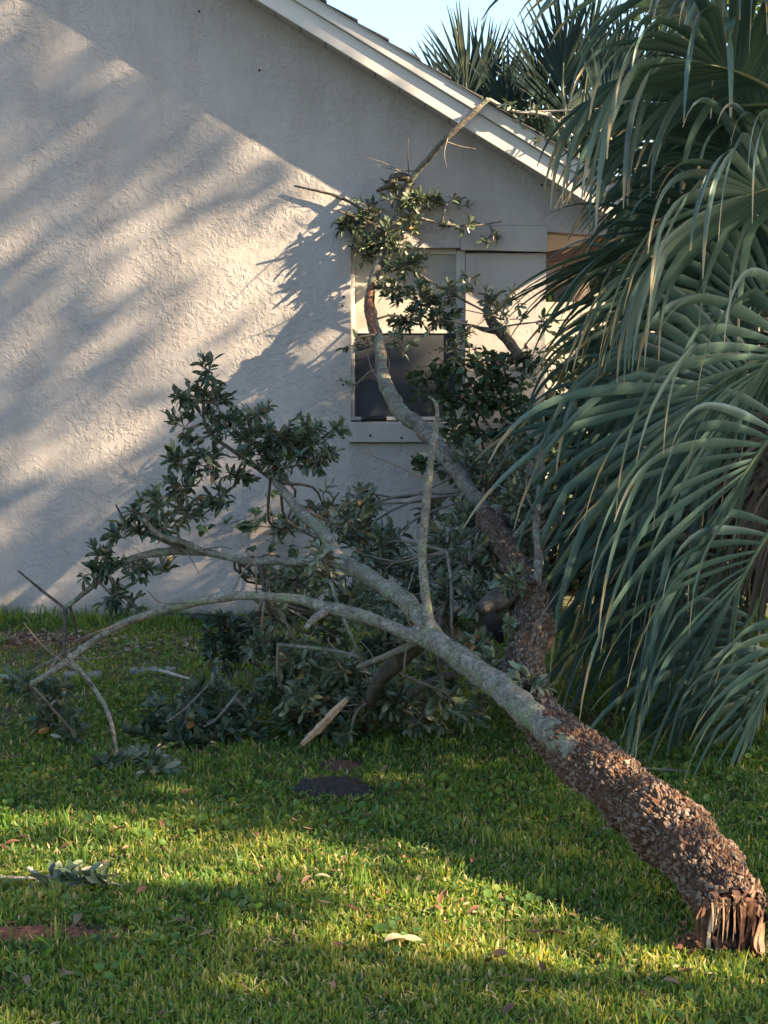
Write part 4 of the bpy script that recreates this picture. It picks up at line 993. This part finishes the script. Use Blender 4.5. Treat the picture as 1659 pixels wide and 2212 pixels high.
blob_tree('hedge_shrub', 'dark dense shrub in the deep shade behind the big palm', 'shrub', (2.15, 9.6, .85), (.75, .6, .85), 7000, .09, M['hedge_leaf'], .03, (0, .6), 3)
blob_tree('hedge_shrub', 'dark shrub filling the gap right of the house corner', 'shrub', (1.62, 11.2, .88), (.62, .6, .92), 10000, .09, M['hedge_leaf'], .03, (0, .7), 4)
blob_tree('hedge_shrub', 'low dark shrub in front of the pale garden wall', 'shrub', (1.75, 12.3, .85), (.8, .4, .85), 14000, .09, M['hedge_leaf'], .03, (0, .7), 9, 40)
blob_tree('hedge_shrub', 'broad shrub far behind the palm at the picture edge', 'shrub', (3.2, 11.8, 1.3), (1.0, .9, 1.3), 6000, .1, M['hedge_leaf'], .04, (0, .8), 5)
blob_tree('garden_tree', 'sunlit yellow-green tree beyond the top of the big palm', 'tree', (4.9, 21, 6.0), (1.8, 1.8, 2.0), 6500, .16, M['tree_leaf'], .2, (.4, 1), 6)
blob_tree('garden_tree', 'leafy tree far behind between the roof end and the palm', 'tree', (3.3, 23, 3.4), (2.0, 1.8, 1.8), 8000, .17, M['tree_leaf'], .2, (0, .7), 7)
blob_tree('garden_tree', 'dark tree seen under the porch beam', 'tree', (2.4, 18, 1.9), (1.3, 1.2, 1.1), 6000, .14, M['tree_leaf'], .15, (0, .6), 8)
wl = P(1165, 668, 13.5); wr = P(1420, 640, 13.5)
gw = MB().box((wl[0] + .05, 13.5, 0), (wr[0] + .6, 13.62, wl[2] + .06)).build('garden_wall', M['white']); tag(gw, 'pale sunlit wall glimpsed between the house corner and the palm', 'wall')

# ------------------------------------------------------------------ shade trees on the sunny side, out of frame; crowns shaped to cast the dapple
def inpoly(x, y, poly):
    r = np.zeros(x.shape, bool); n = len(poly)
    for i in range(n):
        (x1, y1), (x2, y2) = poly[i], poly[(i + 1) % n]
        c = ((y1 > y) != (y2 > y)) & (x < (x2 - x1) * (y - y1) / (y2 - y1 + 1e-9) + x1); r ^= c
    return r
WALL_LIT = [(520, 215), (640, 250), (1120, 520), (1250, 560), (1250, 760), (990, 760), (990, 700), (760, 690), (740, 640), (690, 740), (560, 815), (420, 850), (300, 940), (150, 1000), (-60, 1060), (-60, 440), (150, 400), (330, 400), (470, 345)]
ROOF_LIT = [(520, 215), (640, 250), (1120, 520), (1250, 560), (1250, 760), (990, 760), (990, 700), (760, 690), (760, 540), (600, 345)]
def wall_shade(x, y):
    e1, e2 = x * .857 - y * .515, x * .515 + y * .857
    nz = vnoise(np.stack([e1 / 115, e2 / 52, 0 * x + 3], -1), 7); n2 = vnoise(np.stack([e1 / 90, e2 / 22, 0 * x + 8], -1), 8)
    n3 = vnoise(np.stack([e1 / 240, e2 / 105, 0 * x + 1], -1), 17)
    xx = x + (nz - .5) * 80; yy = y + (n2 - .5) * 60
    lit = inpoly(xx, yy, WALL_LIT)
    inner = .24 + .60 * sstep(.40, .64, .38 * nz + .26 * n2 + .36 * n3 + .10 * np.clip((480 - x) / 480, -.8, 1) )
    s = np.where(lit, inner, 1.0)
    roof = inpoly(x, y, ROOF_LIT); s = np.where(roof, 0, s)
    core = np.exp(-(((x - 560) / 260) ** 2 + ((y - 580) / 140) ** 2)); s = np.where(lit, s * (1 - .92 * core), s)
    for (cx_, cy_, ax, ay, v) in [(40, 20, 90, 40, .9), (420, 245, 46, 30, .6), (300, 205, 30, 20, .35), (150, 300, 50, 22, .5), (60, 1290, 110, 22, .9), (250, 950, 150, 28, .9), (120, 985, 120, 22, .7)]:
        q1 = ((x - cx_) * .857 - (y - cy_) * .515) / ax; q2 = ((x - cx_) * .515 + (y - cy_) * .857) / ay
        s = s * (1 - v * np.exp(-(q1 ** 2 + q2 ** 2) ** 2))
    return s
GL = [([(-300, 1745), (150, 1752), (420, 1785), (720, 1822), (1010, 1870), (1080, 1925), (820, 1950), (560, 1930), (250, 1915), (-300, 1910)], .0),
      ([(430, 1985), (760, 1950), (980, 1940), (1250, 1970), (1500, 2030), (1760, 2050), (1760, 2145), (1400, 2130), (1020, 2095), (760, 2070), (520, 2040)], .0),
      ([(-300, 2140), (250, 2150), (520, 2185), (700, 2230), (600, 2330), (-300, 2330)], .25), ([(1060, 2140), (1500, 2155), (1900, 2150), (1900, 2330), (1150, 2330)], .35),
      ([(800, 1815), (1000, 1815), (1180, 1880), (1330, 1960), (1460, 2050), (1300, 2060), (1100, 2010), (900, 1930)], .0)]
def ground_shade(x, y):
    nz = vnoise(np.stack([x / 150, y / 30, 0 * x], -1), 21); n2 = vnoise(np.stack([x / 50, y / 12, 0 * x], -1), 22)
    xx = x + (nz - .5) * 130; yy = y + (nz - .5) * 26 + (n2 - .5) * 22
    s = np.ones(x.shape)
    for pl, v in GL: s = np.where(inpoly(xx, yy, pl), np.minimum(s, v + .5 * sstep(.5, .7, n2)), s)
    return s
rg = np.random.default_rng(99)
cr_p = []
def occl(T, prob, t):
    keep = rg.random(len(T)) < prob
    T, t = T[keep], t[keep]
    t = np.maximum(t, (4.4 - T[:, 0]) / SUN[0] + rg.uniform(0, 1.5, len(T)))
    cr_p.append(T + SUN * t[:, None])
LAM = 560
n = int(LAM * 6.5 * 5.2 * abs(SUN[1]) * 2.2)
T_ = np.stack([rg.uniform(-3.6, 2.9, n), np.full(n, WY), rg.uniform(-.3, 4.9, n)], -1)
vx, vy, _ = view(T_)
occl(T_, np.where((T_[:, 0] > 1.6), 0, 1) * wall_shade(vx, vy), np.where(T_[:, 0] < -.8, rg.uniform(12, 18, n), rg.uniform(8.5, 11.5, n)))
n = int(LAM * 2.7 * 11 * 9 * SUN[2])
T_ = np.stack([rg.uniform(-7, 4, n), rg.uniform(1, 10, n), np.zeros(n)], -1)
vx, vy, dp = view(T_)
occl(T_, np.where(T_[:, 1] < 2.6, .6, ground_shade(vx, vy)), rg.uniform(8, 11.5, n))
n = 3600
T_ = np.stack([rg.uniform(.2, 4.2, n), rg.uniform(14.6, 18, n), rg.uniform(2.6, 5.8, n)], -1)
occl(T_, np.full(n, 1.0), rg.uniform(9, 12, n))  # extra out-of-view leaves, added to shade the palms behind the roof
cp = np.concatenate(cr_p)
own = np.where(cp[:, 1] > 9.8, 2, np.where(cp[:, 1] > 3.2, 0, 1))
TT = [((6.9, 5.8), 'tall shady oak on the sunny side lawn, the one nearer the house'), ((7.2, .6), 'tall shady oak on the sunny side lawn, the one farther from the house'), ((10.5, 12.8), 'unseen oak added to shade the palms behind the roof')]
for k, ((tx, ty), lab) in enumerate(TT):
    root = thing('shade_oak', lab, 'tree', (tx, ty, 0))
    q = cp[own == k]; n = len(q)
    V, f3, f4 = tube(spline([(tx, ty, -.1), (tx + .1, ty, 2.0), (tx, ty + .2, 4.5), (tx + .2, ty, 7)], 20), np.linspace(.24, .06, 20), 14, .2, 6); MB().put(V, f3, f4).build('trunk', M['grey_bark'], root, True)
    for j in range(14):
        z = rg.uniform(2.2, 5.5); tgt = q[rg.integers(n)]
        LC = spline([(tx, ty, z), ((tx + tgt[0]) / 2, (ty + tgt[1]) / 2, (z + tgt[2]) / 2 + .3), tgt], 24)
        wv = view(LC + SUN * ((WY - LC[:, 1]) / SUN[1])[:, None]); gv = view(LC - SUN * (LC[:, 2] / SUN[2])[:, None])
        if inpoly(wv[0], wv[1], WALL_LIT).any() or any(inpoly(gv[0], gv[1], pl).any() for pl, _ in GL): continue
        V, f3, f4 = tube(LC, np.linspace(.06, .012, 24), 7, .2, 9); MB().put(V, f3, f4).build('limb', M['grey_bark'], root, True)
    d = norm(rg.normal(size=(n, 3))); b = norm(np.cross(d, rg.normal(size=(n, 3)))); l = rg.uniform(.09, .17, (n, 1))
    V = np.stack([q - d * l * .5, q + b * l * .26, q + d * l * .5, q - b * l * .26], 1).reshape(-1, 3)
    kind(add('crown', V, [np.arange(n * 4).reshape(-1, 4)], M['tree_leaf'], root, {'tint': np.repeat(rg.random(n), 4)}), 'stuff')

# ------------------------------------------------------------------ lawn
def scatter(n, y0=3.2, y1=10.05, pw=1.5, margin=1.1):
    out = []
    tot = 0
    while tot < n:
        y = rg.uniform(y0, y1, n); x = rg.uniform(-3.5, 3.5, n)
        ok = (np.abs(x) < .245 * y + margin) & (rg.random(n) < (3.6 / np.maximum(y, 3.6)) ** pw)
        out.append(np.stack([x[ok], y[ok]], -1)); tot += ok.sum()
    return np.concatenate(out)[:n]
BARE = [(G(715, 1712), .17, .10), (G(735, 1655), .10, .10), (G(70, 2022), .30, .075), (G(-30, 1640), .16, .1), (G(1600, 2050), .16, .07), (G(1190, 1610), .12, .12), (G(60, 1385), .5, .22)]
def bare(xy):
    r = np.ones(len(xy))
    for c, ax, ay in BARE:
        q = ((xy[:, 0] - c[0]) / ax) ** 2 + ((xy[:, 1] - c[1]) / ay) ** 2
        r = np.minimum(r, sstep(.55, 1.25, q + .5 * (vnoise(np.c_[xy * 25, xy[:, :1] * 0], 4) - .5)))
    return r
def blades(xy, h, wd, tint, lean=.5, flat_=0):
    n = len(xy); a = rg.uniform(0, 6.283, n); ln = np.abs(rg.normal(0, lean, n)) + flat_
    d = np.stack([np.cos(a), np.sin(a)], -1); s = np.stack([-d[:, 1], d[:, 0]], -1)
    # face the width in a random direction so that flat sides show
    b = rg.uniform(0, 6.283, n); s = np.stack([np.cos(b), np.sin(b)], -1)
    V = np.zeros((n, 7, 3))
    for i, (u, ww) in enumerate(((0, .8), (.4, 1.0), (.75, .75), (1, 0))):
        off = np.sin(ln * u) * h * u; z = h * u * np.cos(ln * u * .9)
        c = np.concatenate([xy + d * off[:, None], z[:, None]], 1)
        if i < 3:
            sv = np.concatenate([s * (wd * ww * .5)[:, None], np.zeros((n, 1))], 1)
            V[:, i * 2] = c - sv; V[:, i * 2 + 1] = c + sv
        else: V[:, 6] = c
    k = (np.arange(n) * 7)[:, None]
    q = np.concatenate([k + [0, 1, 3, 2], k + [2, 3, 5, 4]]); t3 = k + [4, 5, 6]
    return V.reshape(-1, 3), t3, q, np.repeat(tint, 7), np.tile([0, 0, .4, .4, .75, .75, 1.0], n)
mb = MB()
xy = scatter(350000); pz = vnoise(np.c_[xy * 1.7, xy[:, :1] * 0], 31); p2 = vnoise(np.c_[xy * 7, xy[:, :1] * 0], 32)
keep = rg.random(len(xy)) < bare(xy) * (.55 + .6 * p2) * np.where(xy[:, 1] > 6.9, sstep(.30, .62, vnoise(np.c_[xy * 3.3, xy[:, :1] * 0], 77)) * .8 + .2, 1); xy, pz, p2 = xy[keep], pz[keep], p2[keep]
n = len(xy)
tint = np.clip(.24 + .5 * pz + .25 * (p2 - .5) + rg.normal(0, .17, n), 0, .86); straw = rg.random(n) < .11; tint = np.where(straw, rg.uniform(.84, 1, n), tint)
V, t3, q, tn, al = blades(xy, rg.uniform(.013, .040, n) * (.7 + .6 * p2), rg.uniform(.0034, .0078, n) * (1 + .05 * xy[:, 1]), tint, .75)
mb.put(V, t3, q, tint=tn, along=al)
# runners lying flat, straw-coloured thatch
xy = scatter(26000); n = len(xy)
V, t3, q, tn, al = blades(xy, rg.uniform(.02, .05, n), rg.uniform(.003, .006, n), np.clip(rg.normal(.75, .2, n), 0, 1), .3, 1.15); V[:, 2] += .008
mb.put(V, t3, q, tint=tn, along=al)
# taller tufts
cen = scatter(150, pw=.8); cen = np.concatenate([cen, [G(480, 2010)[:2], G(555, 1965)[:2], G(950, 1900)[:2], G(1330, 2070)[:2], G(500, 2005)[:2]]])
xy = np.repeat(cen, 12, 0); xy = xy + rg.normal(0, .018, xy.shape); n = len(xy)
V, t3, q, tn, al = blades(xy, rg.uniform(.05, .11, n), rg.uniform(.0045, .007, n), rg.uniform(.3, .85, n), .4); mb.put(V, t3, q, tint=tn, along=al)
# weedy fringe against the wall
xw = rg.uniform(-3, 1.0, 5200); yw = WY - np.abs(rg.normal(0, .25, 5200)) - .02; ok = rg.random(5200) < np.where(xw < -1.1, .5, .3)
xy = np.stack([xw, yw], -1)[ok]; n = len(xy)
V, t3, q, tn, al = blades(xy, rg.uniform(.03, .12, n) * np.where(xy[:, 0] < -1.2, 1, .6), rg.uniform(.006, .012, n), rg.uniform(.15, .8, n), .8); mb.put(V, t3, q, tint=tn, along=al)
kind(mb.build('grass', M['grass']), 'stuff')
# small round-leaved clover between the blades
xy = scatter(30000, pw=1.0); pz = vnoise(np.c_[xy * 2.6, xy[:, :1] * 0], 51); keep = rg.random(len(xy)) < .7 * sstep(.35, .65, pz) * bare(xy); xy = xy[keep]; n = len(xy)
c = np.concatenate([xy, rg.uniform(.018, .045, (n, 1))], 1); th = np.linspace(0, 6.283, 7)[:-1]; r_ = rg.uniform(.006, .016, n)
nn = norm(np.array([0, 0, 1.0]) + rg.normal(0, .4, (n, 3))); u = norm(np.cross(nn, [1.0, .2, 0])); v = np.cross(nn, u)
V = c[:, None] + r_[:, None, None] * (u[:, None] * np.cos(th)[None, :, None] + v[:, None] * np.sin(th)[None, :, None]); V = np.concatenate([V, c[:, None] - nn[:, None] * .002], 1)
k = (np.arange(n) * 7)[:, None, None]; tri = (k + np.array([[i, (i + 1) % 6, 6] for i in range(6)])[None]).reshape(-1, 3)
mb = MB(); mb.put(V.reshape(-1, 3), f3=tri, tint=np.repeat(rg.uniform(.2, .75, n), 7), along=.7); kind(mb.build('clover', M['grass']), 'stuff')

# bare patches and mounds
def mound(name, label, cat, c, ax, ay, h, mat, seed):
    n, m = 14, 30; V = [(c[0], c[1], h)]; 
    for i in range(1, n + 1):
        for j in range(m):
            a = j / m * 6.283; u = i / n; w_ = 1 + .35 * (vnoise(np.array([[math.cos(a) * 2, math.sin(a) * 2, seed]]), 3)[0] - .5)
            x, y = c[0] + math.cos(a) * u * ax * w_, c[1] + math.sin(a) * u * ay * w_
            z = h * (1 - u * u) * (.6 + .8 * vnoise(np.array([[x * 30, y * 30, seed]]), 5)[0]) + .035 * (1 - u) * h / .09 * (vnoise(np.array([[x * 90, y * 90, seed]]), 6)[0] - .4) - .004 * u
            V.append((x, y, z + .004 * (u < 1)))
    t3 = [(0, 1 + j, 1 + (j + 1) % m) for j in range(m)]; q = [(1 + i * m + j, 1 + (i + 1) * m + j, 1 + (i + 1) * m + (j + 1) % m, 1 + i * m + (j + 1) % m) for i in range(n - 1) for j in range(m)]
    o = add(name, V, [np.array(t3), np.array(q)], mat, None, None, False)
    return tag(o, label, cat) if cat else kind(o, 'structure')
c = G(715, 1715); mound('dirt_mound', 'low mound of dark turned soil in the shaded lawn', 'mound', c, .165, .14, .062, M['dark_dirt'], 1)
c = G(738, 1655); mound('bare_soil', '', None, c, .10, .10, .012, M['mulch'], 2)
c = G(70, 2024); mound('mulch_patch', '', None, c, .26, .07, .022, M['mulch'], 3)
c = G(-30, 1640); mound('bare_soil', '', None, c, .15, .1, .012, M['mulch'], 4)
c = G(60, 1385); mound('mulch_bed', '', None, c, .55, .26, .015, M['mulch'], 5)
def chips(name, c, ax, ay, n, mat, s0, s1, tr=(0, 1)):
    mb = MB(); 
    for i in range(n):
        p = np.array([c[0] + rg.normal(0, ax * .5), c[1] + rg.normal(0, ay * .5), rg.uniform(.008, .03)]); d = norm(rg.normal(size=3) * [1, 1, .25]); b = norm(np.cross(d, rg.normal(size=3) * .5 + [0, 0, 1])); l = rg.uniform(s0, s1)
        mb.put([p - d * l, p + b * l * .4, p + d * l, p - b * l * .35, p + np.cross(d, b) * l * .15], f3=[(0, 1, 4), (1, 2, 4), (2, 3, 4), (3, 0, 4)], tint=rg.uniform(*tr), along=.3)
    kind(mb.build(name, mat), 'stuff')
chips('mulch_chips', G(60, 1385), .42, .2, 420, M['tan_mulch'], .014, .035)
chips('mulch_chips', G(330, 1400), .9, .3, 520, M['tan_mulch'], .012, .028)
chips('mulch_chips', G(70, 2022), .22, .05, 200, M['dry_leaf'], .006, .016, (0, .5))
c = G(1600, 2046); mound('bare_soil', '', None, c, .17, .09, .012, M['dark_dirt'], 6)
chips('leaf_litter', G(1120, 1560), .12, .1, 26, M['dry_leaf'], .02, .035, (.5, 1))
chips('leaf_litter', G(1300, 1560), .5, .4, 160, M['dry_leaf'], .012, .03, (0, .6))
chips('dirt_crumbs', G(715, 1725), .2, .17, 420, M['dark_dirt'], .004, .013)
xyc = scatter(1500, pw=.8); mbc = MB()
for q_ in xyc:
    p = np.array([q_[0], q_[1], rg.uniform(.015, .04)]); d = norm(rg.normal(size=3) * [1, 1, .3]); b_ = norm(np.cross(d, rg.normal(size=3) * .5 + [0, 0, 1])); l = rg.uniform(.006, .018)
    mbc.put([p - d * l, p + b_ * l * .4, p + d * l, p - b_ * l * .35, p + np.cross(d, b_) * l * .15], f3=[(0, 1, 4), (1, 2, 4), (2, 3, 4), (3, 0, 4)], tint=rg.uniform(.1, 1), along=.3)
kind(mbc.build('leaf_crumbs', M['dry_leaf']), 'stuff')
# edging stones
for (x, y, w_, lab) in [(330, 1452, .24, 'pale flat edging stone half sunk in the grass, left of the pair by the wall'), (500, 1432, .30, 'long pale edging stone by the dark leafy branch'), (178, 1462, .2, 'grey edging stone beneath the dark drooping twig')]:
    c = G(x, y); o = bevel(MB().box((-w_ / 2, -.05, -.03), (w_ / 2, .05, .022)).build('edging_stone', M['concrete']), .012, 3); o.location = c; o.rotation_euler = (0, 0, R.uniform(-.15, .15)); tag(o, lab, 'edging stone')
C, rad = path([(340, 1342, 10, 9.85), (390, 1340, 12, 9.86), (470, 1346, 10, 9.84)], 12); C[:, 2] = .03
V, f3, f4 = tube(C, .025, 8); tag(MB().put(V, f3, f4).build('dark_strip', M['black'], None, True), 'low dark strip along the foot of the stucco wall', 'pipe')  # low black strip laid along the wall base

# fallen leaves, one by one
dl = [leaf_shape(1, w_, f_, c_) for w_, f_, c_ in ((.40, .25, .30), (.34, .15, -.25), (.46, .35, .4))]
dme = {}
def fallen(x, y, tint, L, label, tilt=.3, ang=None, group=None, v=None):
    v = R.randrange(3) if v is None else v; tq = round(tint * 6) / 6
    if (v, tq) not in dme:
        V, q = dl[v]; dme[(v, tq)] = mesh('fallen_leaf', V, [q], M['dry_leaf'], {'tint': np.full(len(V), tq), 'along': V[:, 0]}, True)
    o = link('fallen_leaf', dme[(v, tq)]); c = G(x, y); o.location = (c[0], c[1], .035); o.scale = (L, L, L)
    o.rotation_euler = (R.uniform(-tilt, tilt), R.uniform(-tilt, tilt), R.uniform(0, 6.28) if ang is None else ang)
    return tag(o, label, 'leaf', group)
fallen(738, 2062, 1.0, .075, 'pale leaf standing on edge in the foreground grass', 1.0, 1.1)
fallen(830, 2062, 1.0, .07, 'pale cream leaf lying left of its twin in the foreground grass', .3, .5)
fallen(862, 2052, .95, .075, 'pale cream leaf pointing right beside its twin in the foreground', .3, -.2)
fallen(1100, 2090, .5, .085, 'broad brown leaf in the grass in front of the trunk foot', .3, 2.6)
fallen(160, 2130, .7, .08, 'light brown curled leaf at the lower left of the lawn', .3, 3.0)
fallen(680, 1916, .95, .05, 'small whitish leaf in the half shaded middle of the lawn', .2, .1)
fallen(545, 1832, .9, .06, 'pale grey upturned leaf in the lawn below the dirt mound', .9, .8)
fallen(550, 2080, .85, .05, 'narrow pale leaf in the dark strip of foreground grass', .3, .9)
MARK = [(715, 1715, 'the dark dirt mound'), (1560, 2060, 'the torn trunk foot'), (150, 1900, 'the forked twig on the lawn'), (70, 2024, 'the red mulch patch'), (257, 1678, 'the dangling twig'), (690, 1590, 'the split piece of wood'), (845, 2057, 'the pair of cream leaves'), (1100, 2090, 'the broad brown leaf'), (160, 2130, 'the light curled leaf'), (545, 1832, 'the upturned grey leaf'), (430, 1610, 'the leafy branch heap'), (1200, 1700, 'the leaning trunk')]
seen = {}
for k in range(62):
    y = R.uniform(1600, 2205); x = R.uniform(0, 1640)
    if x > 1150 and y < 2060 and x > 1250 - (y - 1600) * -.9 - 300: x = R.uniform(0, 1000)
    tn_, L_ = R.choice([.1, .3, .4, .5, .7]), R.uniform(.032, .06)
    mx, my, mn = min(MARK, key=lambda m: abs(m[0] - x) + 2.2 * abs(m[1] - y))
    dx, dy = x - mx, (y - my) * 2.2
    side_ = ('right of' if dx > 0 else 'left of') if abs(dx) > abs(dy) else ('in front of' if dy > 0 else 'behind')
    near = '' if abs(dx) + abs(dy) < 110 else ('farther ' if abs(dx) + abs(dy) < 260 else 'well ')
    size = 'tiny ' if L_ < .041 else ('small ' if L_ < .051 else 'larger ')
    lab = size + ('reddish brown' if tn_ < .2 else 'brown' if tn_ < .6 else 'tan') + ' dry leaf ' + near + side_ + ' ' + mn
    if lab in seen: lab = lab.replace(' dry leaf', ' dry leaf, ' + ('nearer' if y > seen[lab][1] else 'farther') + ' one,')
    seen[lab] = (x, y)
    fallen(x, y, tn_, L_, lab, .35, None, 'dry leaves scattered over the lawn')
print('built', len(bpy.data.objects))
